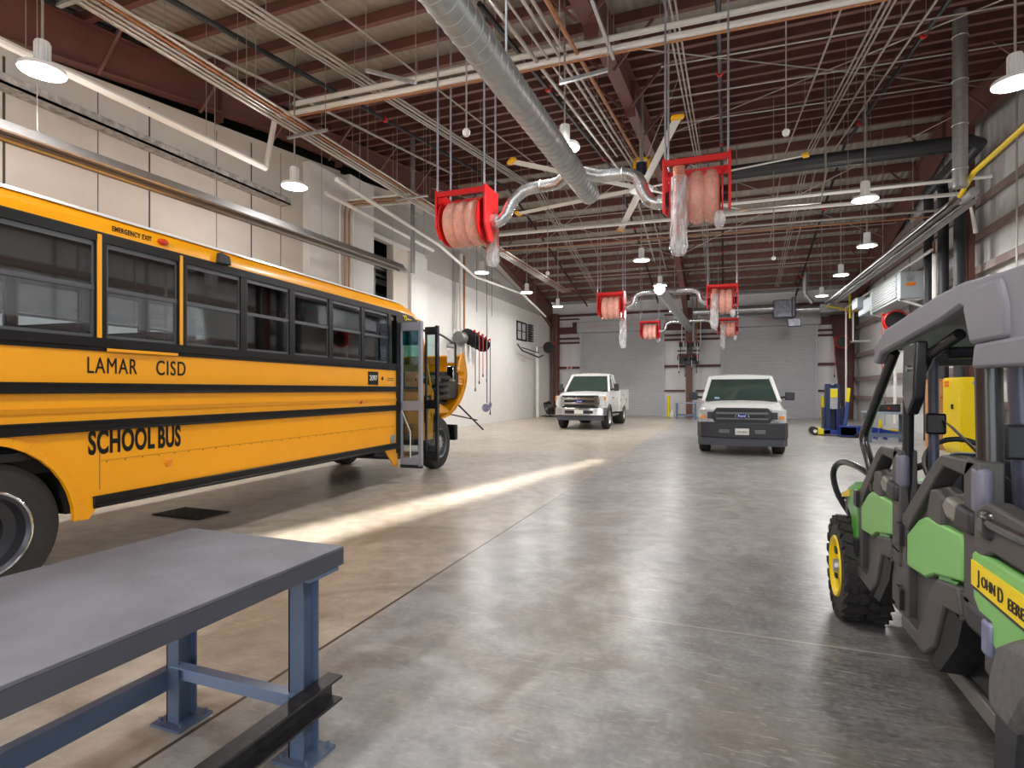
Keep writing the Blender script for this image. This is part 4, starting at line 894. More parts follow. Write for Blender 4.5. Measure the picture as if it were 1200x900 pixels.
    # seats behind the glass as faint pale headrests
pickup()
def service_truck():
    t = thing('service_truck', 'white heavy service truck with a chrome grille and tool boxes, near the left roll-up door', 'truck', (-5.27, 21.1, 0), R(1))
    P = dict(w=2.02, hood=1.45, belt=1.5, roof=2.22, cab=1.75, sill=.62, hoodz=(1.32, 1.48), mw=.2, mh=.3)
    truck_body(t, P)
    m = MB(); m.prism([(-.72, .05, 1.33), (.72, .05, 1.33), (.76, .05, 1.0), (.7, .05, .86), (-.7, .05, .86), (-.76, .05, 1.0)], (0, .1, 0)); g = m.build('grille', M_BLACK, parent=t, bevel=.02)
    m = MB()
    for z in (1.2, 1.02): m.box(-.68, 0.0, z-.045, .68, .05, z+.045)
    m.box(-.74, .0, .9, -.6, .05, 1.28); m.box(.6, .0, .9, .74, .05, 1.28); m.build('chrome_bar', M_CHROME, parent=g, bevel=.015)
    m = MB(); m.lathe([(1, 0), (1, -.012), (.9, -.018), (.001, -.018)], (0, 0, 0), 'y', 24); m.v = [(x*.17, y, z*.07) for x, y, z in m.v]; m.xf(Matrix.Translation((0, -.005, 1.1))); e = m.build('emblem', mat('emblem_blue', '1A2E7C', .25), parent=g)
    text('lettering', 'Ford', .1, M_WPIPE, e, (0, -.027, 1.098), FY, 1.0)
    for s in (-1, 1):
        m = MB(); m.prism([(s*.77, .06, 1.32), (s*.99, .16, 1.3), (s*.99, .16, .94), (s*.77, .06, .92)], (0, .12, 0)); h = m.build('headlight', mat('headlight_clear', 'D8DCE0', .12, .3), parent=t, bevel=.015)
        m = MB(); m.box(min(s*.94, s*.995), .1, 1.16, max(s*.94, s*.995), .16, 1.28); m.build('turn_lamp', mat('amber_lamp', 'F08A1A', .25), parent=h)
    m = MB(); m.loft([[(x, y, z) for x, y in ((-1.02, .3), (-.95, .0), (-.5, -.1), (.5, -.1), (.95, .0), (1.02, .3), (.9, .35), (-.9, .35))] for z in (.56, .62, .82, .86)]); b = m.build('front_bumper', M_CHROME, parent=t, bevel=.02, smooth=45)
    m = MB(); m.box(-.55, -.112, .63, .55, -.08, .75); m.build('bumper_slot', M_BLACK, parent=b)
    m = MB(); m.box(-.17, -.12, .62, .17, -.105, .77); m.build('license_plate', M_WHITE, parent=b)
    m = MB(); m.box(-.9, .02, .36, .9, .3, .56); m.build('air_dam', mat('air_dam_grey', '4A4D58', .55), parent=t, bevel=.03)
    m = MB()
    for x in (-.5, -.2, 0, .2, .5): m.sph((x*.9, 2.1, 2.235), .03, 8)
    m.build('roof_markers', mat('amber_dark', 'A06018', .3), parent=t)
    for s in (-1, 1):
        m = MB(); pts = [(s*1.0, .95+.5*math.cos(R(a)), .46+.5*math.sin(R(a))) for a in range(0, 181, 15)]; m.tube(pts, .035, 6); m.build('wheel_arch', M_BPIPE, parent=t)
        m = MB(); m.box(min(s*.85, s*1.03), 1.6, .48, max(s*.85, s*1.03), 3.1, .54); m.build('running_board', M_GALV, parent=t)
        m = MB(); m.box(s*1.0-.012, 1.75, 1.2, s*1.0+.012, 1.9, 1.25); m.build('door_handle', M_BLACK, parent=t)
    # tool body
    m = MB()
    for s in (-1, 1):
        a, c = sorted((s*.62, s*1.03)); m.box(a, 3.35, .75, c, 6.0, 1.55); m.box(a, 3.35, .6, c, 4.1, .75); m.box(a, 5.1, .6, c, 6.0, .75)
    m.box(-.62, 3.35, .75, .62, 6.0, .85); m.box(-1.03, 3.35, 1.5, 1.03, 3.4, 1.55); m.build('tool_body', M_TRUCK, parent=t, bevel=.015)
    for s in (-1, 1):
        for y0, y1, z0, z1 in ((3.42, 4.0, .7, 1.5), (4.06, 4.95, 1.15, 1.5), (5.0, 5.9, .7, 1.5)):
            m = MB(); m.box(min(s*1.03, s*1.045), y0, z0, max(s*1.03, s*1.045), y1, z1); h = m.build('compartment_door', M_TRUCK, parent=t, bevel=.01)
            m = MB(); m.box(min(s*1.045, s*1.06), y0+.08, (z0+z1)/2-.04, max(s*1.045, s*1.06), y0+.18, (z0+z1)/2+.04); m.build('latch', M_BLACK, parent=h)
    for x, y in ((-.87, .95), (.87, .95), (-.78, 4.6), (.78, 4.6)): wheel(t, (x, y, .46), .46, .28 if y < 2 else .5, 1 if x > 0 else -1, M_GALV, 'car')
    m = MB(); m.box(-.45, .5, .45, .45, 5.9, .7); m.build('chassis', M_BLACK, parent=t)
service_truck()

# ------------------------------------------------------------------ high-bay lamps
lamps = [
 (-7.95, 4.42, 5.5, 'left row above the rear of the bus, nearest the camera'), (-7.85, 8.67, 5.5, 'left row above the middle of the bus'), (-7.7, 17.3, 5.5, 'left row beside the nearest left hose reel\'s hanging hose'),
 (-7.56, 21.5, 5.5, 'left row, second last before the back wall'), (-7.44, 25.6, 5.5, 'left row, last one by the back left corner'),
 (-2.46, 8.87, 5.5, 'centre row, half hidden behind the big spiral duct'), (-2.4, 17.4, 5.5, 'centre row beyond the ceiling fan'), (-2.32, 21.9, 5.5, 'centre row above the middle pair of hose reels'), (-2.2, 27.0, 5.2, 'centre row, farthest, small above the far duct end'),
 (3.5, 9.07, 5.5, 'right row at the picture\'s right edge, nearest the camera'), (2.72, 13.5, 5.5, 'right row left of the tube heater, upper one of two'), (3.65, 17.9, 5.5, 'right row beside the tube heater, lower one of two'),
 (3.73, 22.1, 5.5, 'right row beside the far half of the tube heater'), (3.8, 26.7, 5.5, 'right row, last one at the far end of the tube heater'), (-2.3, 1.5, 5.9, None), (3.5, 2.0, 5.9, None), (-2.3, -2.0, 5.5, None)]
for x, y, z, lb in lamps:
    t = thing('high_bay_lamp', 'round white high-bay lamp, '+(lb or 'centre of the hall behind the camera, out of view'), 'ceiling lamp', (x, y, z), 0, 'high-bay lamps')
    if lb is None: t['label'] = 'round white high-bay lamp hanging over the front of the hall'
    zr = roofz(y)+.225-z
    m = MB(); m.lathe([(.245, 0), (.25, .02), (.24, .05), (.1, .075), (.08, .08)], (0, 0, 0), 'z', 32); m.build('shade', M_LAMPW, parent=t)
    m = MB(); m.lathe([(.225, -.004), (.225, .002), (.001, .002)], (0, 0, 0), 'z', 32); m.build('lens', M_EMIT, parent=t)
    m = MB(); m.cyl((0, 0, .07), (0, 0, .38), .075, n=16)
    for k in range(12): a = 2*PI*k/12; m.box(-.004, .07, .1, .004, .088, .36, Matrix.Rotation(a, 4, 'Z'))
    m.build('driver_housing', M_LAMPW, parent=t)
    m = MB(); m.cyl((0, 0, .38), (0, 0, zr), .016, n=8); m.build('stem', M_COND, parent=t)
    l = bpy.data.lights.new('lamp_light', 'AREA'); l.shape = 'DISK'; l.size = .44; l.energy = LAMP_W; l.color = (1, .985, .965)
    lo = bpy.data.objects.new('lamp_light', l); COL.objects.link(lo); lo.parent = t; lo.location = (0, 0, -.012)
    # point light added below the lens to brighten the ceiling
    l2 = bpy.data.lights.new('lamp_ceiling_fill', 'POINT'); l2.energy = LAMP_W*.55; l2.shadow_soft_size = .12; l2.color = (1, .985, .965)
    lo2 = bpy.data.objects.new('lamp_ceiling_fill', l2); COL.objects.link(lo2); lo2.parent = t; lo2.location = (.0, 0, -.2)

# ------------------------------------------------------------------ ducts
def rib_rings(m, a, b, r, step=.16, rr=.008):
    a = Vector(a); b = Vector(b); d = b-a; n = int(d.length/step); u = d.normalized()
    s_ = u.cross(Vector((0, 0, 1))).normalized(); w = u.cross(s_)
    for i in range(1, n):
        c = a+d*i/n; m.tube([c+(s_*math.cos(2*PI*k/20)+w*math.sin(2*PI*k/20))*r for k in range(20)], rr, 4, closed=True)
def duct():
    t = thing('spiral_duct', 'big grey spiral duct running overhead between the nearest pair of red hose reels', 'duct', (-2.35, 7, 5.0))
    m = MB(); m.lathe([(.15, 0), (.18, .02), (.18, 9.0), (.15, 9.02)], (0, 0, 0), 'y', 28); m.xf(Matrix.Translation((-2.41, .9, 5.06)) @ Matrix.Rotation(R(-.8), 4, 'Z'))
    rib_rings(m, (-2.41, .9, 5.06), (-2.28, 9.9, 5.06), .18); m.build('main_duct', M_DUCT, parent=t, world=True, smooth=50)
    for pts in ([(-2.3, 8.75, 5.1), (-2.6, 9.0, 5.0), (-2.95, 9.1, 5.02), (-3.25, 9.1, 4.98), (-3.48, 9.1, 4.8), (-3.58, 9.1, 4.6), (-3.72, 9.1, 4.5), (-3.86, 9.1, 4.5)],
                [(-2.25, 8.95, 5.12), (-1.95, 9.1, 5.06), (-1.55, 9.1, 5.04), (-1.32, 9.1, 4.95), (-1.24, 9.1, 4.75), (-1.15, 9.1, 4.58), (-1.02, 9.1, 4.5), (-.88, 9.1, 4.5)]):
        m = MB(); m.tube(smooth_path(pts, 2), .1, 16); br = m.build('branch_duct', M_DUCTX, parent=t, world=True, smooth=28)
        m = MB(); m.torus((pts[2][0], pts[2][1], pts[2][2]), .105, .012, 'x', 20, 6); m.torus((pts[-1][0]+.0, 9.1, 4.5), .105, .012, 'x', 20, 6); m.build('clamp_band', M_GALV, parent=br, world=True)
    m = MB()
    for y in (3, 6): m.box(-2.36-.012, y-.01, 5.2, -2.36+.012, y+.01, roofz(y)); 
    m.build('hanger_strap', M_GALV, parent=t, world=True)
    t = thing('spiral_duct', 'grey spiral duct running to the back wall between the far pairs of red hose reels', 'duct', (-2.0, 24, 4.7))
    m = MB(); m.cyl((-2.02, 18.9, 4.85), (-1.8, 31.6, 4.85), .18, n=24); rib_rings(m, (-2.02, 18.9, 4.85), (-1.8, 31.6, 4.85), .18, .3); m.build('main_duct', M_DUCT, parent=t, world=True, smooth=50)
    for y, L_, Rr in ((20.2, -3.3, -.55), (29.3, -3.1, -.35)):
        for sgn, xe in ((-1, L_), (1, Rr)):
            x0 = -1.98; pts = [(x0, y-.5 if y < 25 else y, 4.95), (x0+sgn*.35, y, 5.0), (xe-sgn*.55, y, 5.0), (xe-sgn*.3, y, 4.88), (xe-sgn*.22, y, 4.62), (xe, y, 4.5)]
            m = MB(); m.tube(smooth_path(pts, 3), .095, 14); m.build('branch_duct', M_DUCTX, parent=t, world=True, smooth=28)
duct()
def box_thing(name, label, cat, fn, mt, group=None, **k):
    m = MB(); fn(m); return tag(m.build(name, mt, **k), label, cat, group)
# round galvanised cross duct with fan box by the right door
t = thing('exhaust_duct', 'shiny round exhaust duct running across the hall top in front of the back wall', 'duct', (2, 31.5, 5.6))
m = MB(); m.cyl((-1.6, 31.5, 5.72), (2.35, 31.5, 5.72), .2, n=20); m.cyl((3.2, 31.5, 5.6), (4.6, 31.5, 5.6), .18, n=20); m.build('duct_run', M_DUCTX, parent=t, world=True)
m = MB(); m.box(2.3, 31.2, 5.2, 3.3, 31.9, 6.1); m.cyl((3.2, 31.15, 5.2), (3.2, 31.15, 6.2), .1); m.box(2.9, 30.9, 4.7, 3.5, 31.3, 5.1); m.build('fan_box', mat('fan_box_steel', '6F7078', .4, .6, noise=.4, nscale=6), parent=t, world=True, bevel=.03)
m = MB(); m.box(4.4, 31.3, 5.4, 6.4, 31.7, 5.8); m.build('square_duct', M_GALV, parent=t, world=True)
t = thing('vent_riser', 'shiny vertical vent pipe rising from the fan box near the back wall', 'duct', (3.55, 30.5, 5.6))
m = MB(); m.cyl((3.6, 30.5, 5.6), (3.6, 30.5, roofz(30.5)+.1), .12, n=16) if False else m.tube([(3.95, 30.5, 5.75), (3.62, 30.5, 6.2), (3.62, 30.5, 7.25)], .11, 16); m.build('pipe', M_DUCT, parent=t, world=True)
# flue pipe of the right tube heater
def flue(label, x, y, z0, r, rings):
    t = thing('flue_pipe', label, 'flue pipe', (x, y, z0)); h = roofz(y)+.1-z0
    m = MB(); m.cyl((0, 0, 0), (0, 0, h), r, n=20); m.build('pipe', M_GALV, parent=t)
    for k in range(rings): m = MB(); m.torus((0, 0, .35+h*k/rings), r+.006, .012, 'z', 20, 6); m.build('joint_band', M_GALV, parent=t)
flue('tall galvanised flue pipe rising from the near end of the right tube heater', 4.18, 13.0, 5.4, .12, 4)
flue('thin grey flue pipe rising from the far end of the left tube heater', -8.55, 14.25, 4.95, .07, 3)
# black insulated duct band crossing under the roof and dropping down the right wall
for k, (y, zt, lb) in enumerate(((16.2, 7.45, 'nearest'), (16.6, 7.55, 'middle'), (17.0, 7.62, 'farthest'))):
    yv = (18.0, 19.2, 20.4)[k]
    m = MB(); m.tube([(.1, y, zt), (5.4, y, zt), (5.7, y+.3, zt), (5.75, yv, zt-.1), (5.78, yv, zt-.4), (5.78, yv, 0.0)], .135, 14)
    tag(m.build('insulated_pipe', M_BPIPE, smooth=50), 'black insulated pipe crossing under the roof and down the right wall, %s of three' % lb, 'pipe', 'black insulated pipes')

# ------------------------------------------------------------------ tube heaters
def heater(label, a, b, z, w=.42):
    a = Vector((*a, z)); b = Vector((*b, z)); L_ = (b-a).length; ang = math.atan2(b.y-a.y, b.x-a.x)-PI/2
    t = thing('tube_heater', label, 'heater', a, ang)
    m = MB(); prof = [(-w/2, -.1), (-w/2+.0, -.08), (-.12, .06), (.12, .06), (w/2, -.08), (w/2, -.1), (w/2+.015, -.08), (.13, .075), (-.13, .075), (-w/2-.015, -.08)]
    m.loft([[(x, y, q) for x, q in prof] for y in (0, L_)]); m.build('reflector', mat('reflector_steel', 'A7A5A4', .3, .8, noise=.08), parent=t, smooth=20)
    for x in (-.09, .09):
        m = MB(); m.cyl((x, -.2, -.04), (x, L_+.15, -.04), .045, n=12); m.build('burner_tube', mat('burner_tube', '77706C', .4, .6), parent=t)
    m = MB(); m.cyl((0, -.6, -.02), (0, .0, -.02), .09, n=14); m.build('burner_box', M_GALV, parent=t); m = MB(); m.cyl((0, L_, -.04), (0, L_+.35, -.04), .06, n=12); m.build('end_pipe', M_GALV, parent=t)
    n = max(3, int(L_/2.6))
    for i in range(n+1):
        y = .3+(L_-.6)*i/n; zz = roofz(a.y+y)-z
        m = MB(); m.tube([(-.2, y, -.06), (0, y, .16), (.2, y, -.06)], .008, 5); m.cyl((0, y, .16), (0, y, zz), .007, n=5); m.build('hanger_chain', M_COND, parent=t)
heater('long tube heater with a bright reflector hanging over the bus along the left wall', (-9.15, -1.0), (-8.6, 13.6), 5.0)
heater('long tube heater with a bright reflector hanging along the right wall', (4.6, 14.2), (4.4, 28.8), 5.5, .5)
m = MB(); m.tube([(4.3, 9.3, 5.62), (4.33, 12.8, 5.6), (4.5, 14.0, 5.52)], .045, 10); tag(m.build('gas_pipe', M_YEL), 'yellow gas pipe leading to the near end of the right tube heater', 'pipe')
m = MB(); m.tube([(4.35, 28.9, 5.35), (5.4, 30.2, 5.3), (6.1, 30.6, 5.25)], .04, 8); m.cyl((5.45, 30.1, 4.9), (5.45, 30.1, 6.2), .05, n=8); tag(m.build('gas_pipe', M_YEL), 'short yellow gas pipe beyond the far end of the right tube heater', 'pipe')

# ------------------------------------------------------------------ exhaust hose reels
def reel(label, x, y, side, hose_len, bag_len, rearhose):
    """x, y: centre of the frame front; side=+1: duct joins at the +x end"""
    t = thing('exhaust_hose_reel', label, 'hose reel', (x, y, 5.05), 0, 'red exhaust hose reels')
    w = .47; d = .5
    m = MB()
    for yy in (0, d): m.box(-w, yy-.03, -.09, w, yy+.03, 0.0)
    m.box(-w, 0, -.3, w, .03, -.25) if side < 0 else None
    f = m.build('frame_beam', M_FRED, parent=t, bevel=.006)
    for s in (-1, 1):
        m = MB(); m.prism([(s*w-.02, -.04, .03), (s*w-.02, -.04, -.62), (s*w-.02, .12, -.9 if s == side else -.8), (s*w-.02, d*.6, -.9 if s == side else -.8), (s*w-.02, d+.04, -.5), (s*w-.02, d+.04, .03)] if (s == side and side > 0) or side > 0 else
                          [(s*w-.02, -.04, .03), (s*w-.02, -.04, -.8), (s*w-.02, .05, -.8), (s*w-.02, .06, -.1), (s*w-.02, d-.05, -.1), (s*w-.02, d-.05, -.7), (s*w-.02, d+.04, -.7), (s*w-.02, d+.04, .03)], (.04, 0, 0))
        m.build('side_plate', M_FRED, parent=t, bevel=.004)
    for s in (-1, 1):
        m = MB(); m.lathe([(.40, 0), (.40, .02), (.001, .02)], (s*.36 if s > 0 else -.38, d/2, -.52), 'x', 32); m.build('drum_flange', M_FRED, parent=t)
    m = MB(); m.cyl((-w, d/2, -.52), (w, d/2, -.52), .12, n=20); m.build('drum', M_BLACK, parent=t)
    co = MB()
    for k in (-1, 0, 1): co.torus((k*.215, d/2, -.54), .275, .125, 'x', 36, 14)
    c = co.build('hose_coil', M_COIL, parent=t, smooth=60)
    m = MB(); n = 36
    rings = []
    for i, xx in enumerate((-.33, -.27, -.215, -.1, 0, .1, .215, .29, .34)):
        rr = (.30, .39, .425, .385, .43, .385, .425, .38, .28)[i]
        rings.append([(xx, d/2+rr*math.cos(2*PI*k/n)*(1+.02*math.sin(5*k+i)), -.55+rr*math.sin(2*PI*k/n)*(1+.03*math.sin(3*k+i*2))) for k in range(n)])
    m.loft(rings, caps=False); m.build('plastic_wrap', M_FILM, parent=c, smooth=60)
    # hanging hose and its bag
    hx, hy = ((w-.06, d+.12) if rearhose else (-.24, -.13)); h = MB(); z0 = -.62
    h.tube([(hx, hy, z0+.45 if not rearhose else z0+.1), (hx, hy, z0-hose_len)], .085 if not rearhose else .06, 14)
    if rearhose: h.tube([(hx-.14, hy, z0+.1), (hx-.14, hy, z0-hose_len*.9)], .05, 12)
    ho = h.build('hanging_hose', M_HOSE, parent=t, smooth=50)
    m = MB(); z1 = z0-hose_len-bag_len; r0 = .125; rings = []
    zs = [z0+.3 if not rearhose else z0, z0-hose_len*.5, z0-hose_len, z0-hose_len-bag_len*.25, z0-hose_len-bag_len*.6, z1]
    for i, (zz, rr) in enumerate(zip(zs, (.11, .115, .125, .12, .14, .09))):
        rings.append([(hx-(.06 if rearhose else 0)+rr*math.cos(2*PI*k/20)*(1+.08*math.sin(4*k+i*3)), hy+.8*rr*math.sin(2*PI*k/20)*(1+.08*math.sin(3*k+i)), zz) for k in range(20)])
    m.loft(rings, caps=False); m.build('plastic_bag', M_BAG, parent=ho, smooth=60)
    if bag_len > .2:
        m = MB(); m.sph((hx-(.06 if rearhose else 0), hy, z1+.12), .1, 12, (1, .8, 1.4)); m.build('bag_bunch', M_BAG, parent=ho)
    m = MB()
    for sx in (-w+.02, w-.02):
        for yy in (0, d): m.cyl((sx, yy, 0), (sx, yy, roofz(y+yy)+.24-5.05), .013 if y > 12 else .018, n=6)
    m.build('hanger_rod', mat('zinc_rod', 'B8BAC6', .3, .6), parent=t)
    m = MB(); m.cyl((side*w, d/2, -.52), (side*(w+.12), d/2, -.52), .1, n=16); m.build('duct_collar', M_GALV, parent=t)
    if side < 0:
        m = MB(); m.sph((.33, -.02, -.98), .11, 10, (.8, .6, 1.3)); m.build('plastic_bag', M_BAG, parent=t)
reel('large red exhaust hose reel with pink wrapped coils, left of the big duct', -4.33, 8.82, 1, .38, .25, True)
reel('large red exhaust hose reel with its orange hose hanging in front, nearest right', -.41, 8.85, -1, .55, .32, False)
reel('red exhaust hose reel with a long white bag hanging, middle pair, left one', -3.86, 20.0, 1, .35, 1.0, True)
reel('red exhaust hose reel with orange coils, middle pair, right one', -.1, 19.8, -1, .25, .6, False)
reel('small far red exhaust hose reel left of the brown centre column', -3.6, 29.0, 1, .1, .3, True)
reel('small far red exhaust hose reel right of the brown centre column', .12, 29.2, -1, .2, .7, False)

# ------------------------------------------------------------------ ceiling fan
def fan():
    c = (-1.93, 14.0, 6.5); t = thing('ceiling_fan', 'huge six-blade ceiling fan with white blades and yellow tips', 'ceiling fan', c)
    m = MB(); m.lathe([(.001, -.06), (.28, -.06), (.3, 0), (.22, .05), (.1, .1), (.1, .5), (.001, .5)], (0, 0, 0), 'z', 24); m.build('hub', M_LAMPW, parent=t)
    m = MB(); m.cyl((0, 0, .5), (0, 0, 2.4), .05); m.build('down_rod', M_COND, parent=t)
    m = MB(); m.box(-.2, -.03, .1, -.14, .03, .75); m.box(.14, -.03, .1, .2, .03, .75); m.box(-.2, -.03, .7, .2, .03, .76); m.build('motor_bracket', mat('fan_yellow', 'F0B400', .35), parent=t)
    m = MB(); m.cyl((0, 0, .3), (0, 0, .62), .12, n=18); m.build('motor', mat('motor_dark_blue', '23283C', .4), parent=t)
    for k in range(6):
        a = R(-12+60*k); mt_ = Matrix.Rotation(a, 4, 'Z') @ Matrix.Rotation(R(8), 4, 'X')
        m = MB(); m.loft([[(x, y, z) for y, z in ((-.085, -.008), (-.04, .016), (.04, .02), (.095, .0), (.04, -.012))] for x in (.2, 3.55)]); m.xf(mt_); b = m.build('blade', mat('fan_blade', 'DAD8D0', .4), parent=t)
        m = MB(); m.box(3.53, -.11, -.03, 3.66, .12, .04); m.xf(mt_); m.build('blade_tip', mat('fan_yellow', 'F0B400', .35), parent=b, bevel=.02)
    m = MB()
    for sx, sy in ((1, 1), (-1, 1), (1, -1), (-1, -1)): m.cyl((sx*.1, sy*.1, .6), (sx*1.1, sy*1.1, 2.3), .006, n=5)
    m.build('guy_wire', M_COND, parent=t)
fan()

# ------------------------------------------------------------------ conduits and pipes under the roof
def run(name, label, cat, pts, r, mt, group=None, hang=0, couplers=None, n=8):
    t = thing(name, label, cat, pts[0], 0, group); o = Vector(pts[0])
    m = MB(); m.tube([Vector(p)-o for p in pts], r, n); p_ = m.build('pipe_run', mt, parent=t)
    if hang:
        P = [Vector(p) for p in pts]
        for a, b in zip(P[:-1], P[1:]):
            L_ = (b-a).length; k = int(L_/hang)
            for i in range(k):
                q = a+(b-a)*(i+.5)/k; zt = roofz(q.y)+.24
                if zt-q.z > .12:
                    m = MB(); m.cyl(q-o, (q.x-o.x, q.y-o.y, zt-o.z), .006, n=5); m.build('hanger_rod', M_COND, parent=t)
    if couplers:
        m = MB()
        P = [Vector(p) for p in pts]
        for a, b in zip(P[:-1], P[1:]):
            k = max(1, int((b-a).length/couplers)); d = (b-a).normalized()
            for i in range(k):
                q = a+(b-a)*(i+.6)/k-o; m.cyl(q-d*.05, q+d*.05, r*1.5, n=10)
        m.build('coupling', M_REDP, parent=t)
    return t
def slope_pts(x, off, y0, y1):
    pts = [(x, y0, roofz(y0)+off)]
    if y0 < RID < y1: pts.append((x, RID, ZR+off))
    pts.append((x, y1, roofz(y1)+off)); return pts
# straight horizontal bundle on the left
for k in range(5):
    x = -7.72+.10*k; cp = (k == 3)
    run('conduit', ('thin orange-brown line' if cp else 'straight grey conduit')+' running away over the bus, %s of the five side by side' % ('leftmost', 'second', 'middle', 'fourth', 'rightmost')[k], 'pipe', [(x, 2.5, 6.5), (x, 27.5, 6.5)], .022 if k else .035, M_COPPER if cp else M_COND, 'bundle of pipes over the bus', hang=0 if k in (1, 3) else 3.1)
for i, y in enumerate((4.6, 8.6, 12.4)):
    m = MB(); m.box(-7.95, y-.03, 6.42, -7.0, y+.03, 6.46); m.cyl((-7.9, y, 6.45), (-7.9, y, roofz(y)), .007, n=5); m.cyl((-7.05, y, 6.45), (-7.05, y, roofz(y)), .007, n=5)
    tag(m.build('pipe_trapeze', M_GALV), 'steel trapeze carrying the pipe bundle over the bus, %s one' % ('nearest', 'second', 'third')[i], 'pipe hanger', 'trapezes under the bundle')
# pipes following the roof slope
slope_runs = [
 ('sprinkler_pipe', 'black sprinkler pipe with red couplings sloping under the roof, left of the big duct', -7.75, -.35, 2, 33, .045, M_BLACK, 5.2, 2.6),
 ('conduit', 'pale pipe sloping under the roof above the bus bundle, left of the black sprinkler pipe', -8.15, -.62, 2, 16, .03, M_COND, 0, 2.4),
 ('conduit', 'grey conduit sloping under the roof, first of four right of the black sprinkler pipe', -6.72, -.6, 2, 31, .02, M_COND, 0, 3),
 ('conduit', 'grey conduit sloping under the roof, second of four right of the black sprinkler pipe', -6.64, -.6, 2, 31, .02, M_COND, 0, 0),
 ('conduit', 'grey conduit sloping under the roof, third of four right of the black sprinkler pipe', -6.52, -.6, 2, 31, .028, M_COND, 0, 0),
 ('conduit', 'grey conduit sloping under the roof, fourth of four right of the black sprinkler pipe', -6.42, -.6, 2, 29, .02, M_COND, 0, 3),
 ('conduit', 'grey conduit sloping under the roof between the bundle and the big duct', -5.6, -.5, 2, 28, .018, M_COND, 0, 3),
 ('conduit', 'bare conduit sloping under the roof, first right of the big duct', -3.0, -1.0, 4, 26, .035, M_COND, 0, 3),
 ('conduit', 'bare conduit sloping under the roof, second right of the big duct', -2.8, -1.0, 4, 15.5, .02, M_COND, 0, 0),
 ('conduit', 'bare conduit sloping under the roof, third right of the big duct', -2.6, -1.0, 4, 27, .026, M_COND, 0, 3),
 ('conduit', 'bare conduit sloping under the roof, fourth right of the big duct', -2.48, -1.0, 4, 16.2, .026, M_COND, 0, 0),
 ('copper_pipe', 'orange-brown pipe sloping under the roof along the centre frame', -2.3, -1.0, 4, 17, .035, M_COPPER, 0, 0),
 ('conduit', 'thin conduit sloping under the roof, left one of three behind the right hose reel', -.88, -.6, 6, 30, .018, M_COND, 0, 0),
 ('conduit', 'thin conduit sloping under the roof, middle one of three behind the right hose reel', -.80, -.6, 6, 30, .018, M_COND, 0, 4),
 ('conduit', 'thin conduit sloping under the roof, right one of three behind the right hose reel', -.72, -.6, 6, 30, .018, M_COND, 0, 0),
 ('sprinkler_pipe', 'black sprinkler pipe with red couplings under the roof, above the nearest right hose reel', -.11, -.4, 4, 33, .045, M_BLACK, 4.4, 3),
 ('sprinkler_pipe', 'black sprinkler pipe with red couplings sloping under the roof near the right wall', 3.48, -.4, 4, 33, .045, M_BLACK, 4.8, 3),
 ('sprinkler_pipe', 'black sprinkler pipe with red couplings sloping under the roof beside the centre frame', -3.6, -.4, 8, 33, .045, M_BLACK, 4.6, 0),
 ('conduit', 'grey conduit sloping under the right roof, first of six from the left', 1.75, -.6, 6, 26, .02, M_COND, 0, 3.5),
 ('conduit', 'grey conduit sloping under the right roof, second of six from the left', 2.35, -.6, 6, 31, .02, M_COND, 0, 3.5),
 ('conduit', 'grey conduit sloping under the right roof, third of six from the left', 2.44, -.6, 6, 31, .02, M_COND, 0, 0),
 ('conduit', 'grey conduit sloping under the right roof, fourth of six from the left', 2.52, -.6, 6, 31, .02, M_COND, 0, 0),
 ('conduit', 'grey conduit sloping under the right roof, fifth of six from the left', 2.8, -.6, 6, 27, .022, M_COND, 0, 3.5),
 ('conduit', 'grey conduit sloping under the right roof, sixth of six from the left', 3.15, -.6, 6, 23, .022, M_COND, 0, 3.5),
]
for nm, lb, x, off, y0, y1, r, mt_, cpl, hg in slope_runs:
    run(nm, lb, 'pipe', slope_pts(x, off, y0, y1), r, mt_, 'pipes following the roof slope', hang=hg if abs(off) > .45 else 0, couplers=cpl or None)
# pipes crossing the hall
run('water_pipe', 'thick white pipe crossing the hall overhead, upper of the near pair', 'pipe', [(-8.15, 9.0, 7.33), (6.2, 9.4, 7.33)], .05, M_WPIPE, 'near pair of cross pipes', hang=2.6)
run('water_pipe', 'thick white pipe crossing the hall overhead, lower of the near pair, dropping at the left', 'pipe', [(-8.5, 8.6, 5.95), (-8.5, 8.85, 7.05), (-8.2, 8.95, 7.12), (6.2, 9.35, 7.12)], .055, M_WPIPE, 'near pair of cross pipes')
run('conduit', 'thin grey conduit between the near pair of white cross pipes', 'pipe', [(-8.0, 9.2, 7.28), (6.2, 9.6, 7.28)], .02, M_COND)
run('copper_pipe', 'orange-brown line fixed under the near pair of white cross pipes', 'pipe', [(-8.3, 8.95, 7.04), (6.2, 9.35, 7.04)], .02, M_COPPER)
run('water_pipe', 'white pipe crossing the hall beyond the ceiling fan, upper of the pair', 'pipe', [(-7.0, 16.2, 6.4), (5.6, 16.9, 6.4), (5.75, 16.9, 5.4)], .05, M_WPIPE, 'far pair of cross pipes', hang=3.2)
run('water_pipe', 'white pipe crossing the hall beyond the ceiling fan, lower of the pair', 'pipe', [(-7.0, 17.0, 6.25), (5.6, 17.7, 6.25)], .035, M_COND, 'far pair of cross pipes', hang=4)
run('copper_pipe', 'orange-brown line fixed under the far pair of cross pipes', 'pipe', [(-7.0, 17.1, 6.12), (5.6, 17.8, 6.12)], .02, M_COPPER)
run('water_pipe', 'white pipe crossing behind the right hose reel below the dark insulated pipes', 'pipe', [(-.1, 15.2, 6.25), (5.6, 15.6, 6.35)], .04, M_WPIPE, hang=3)
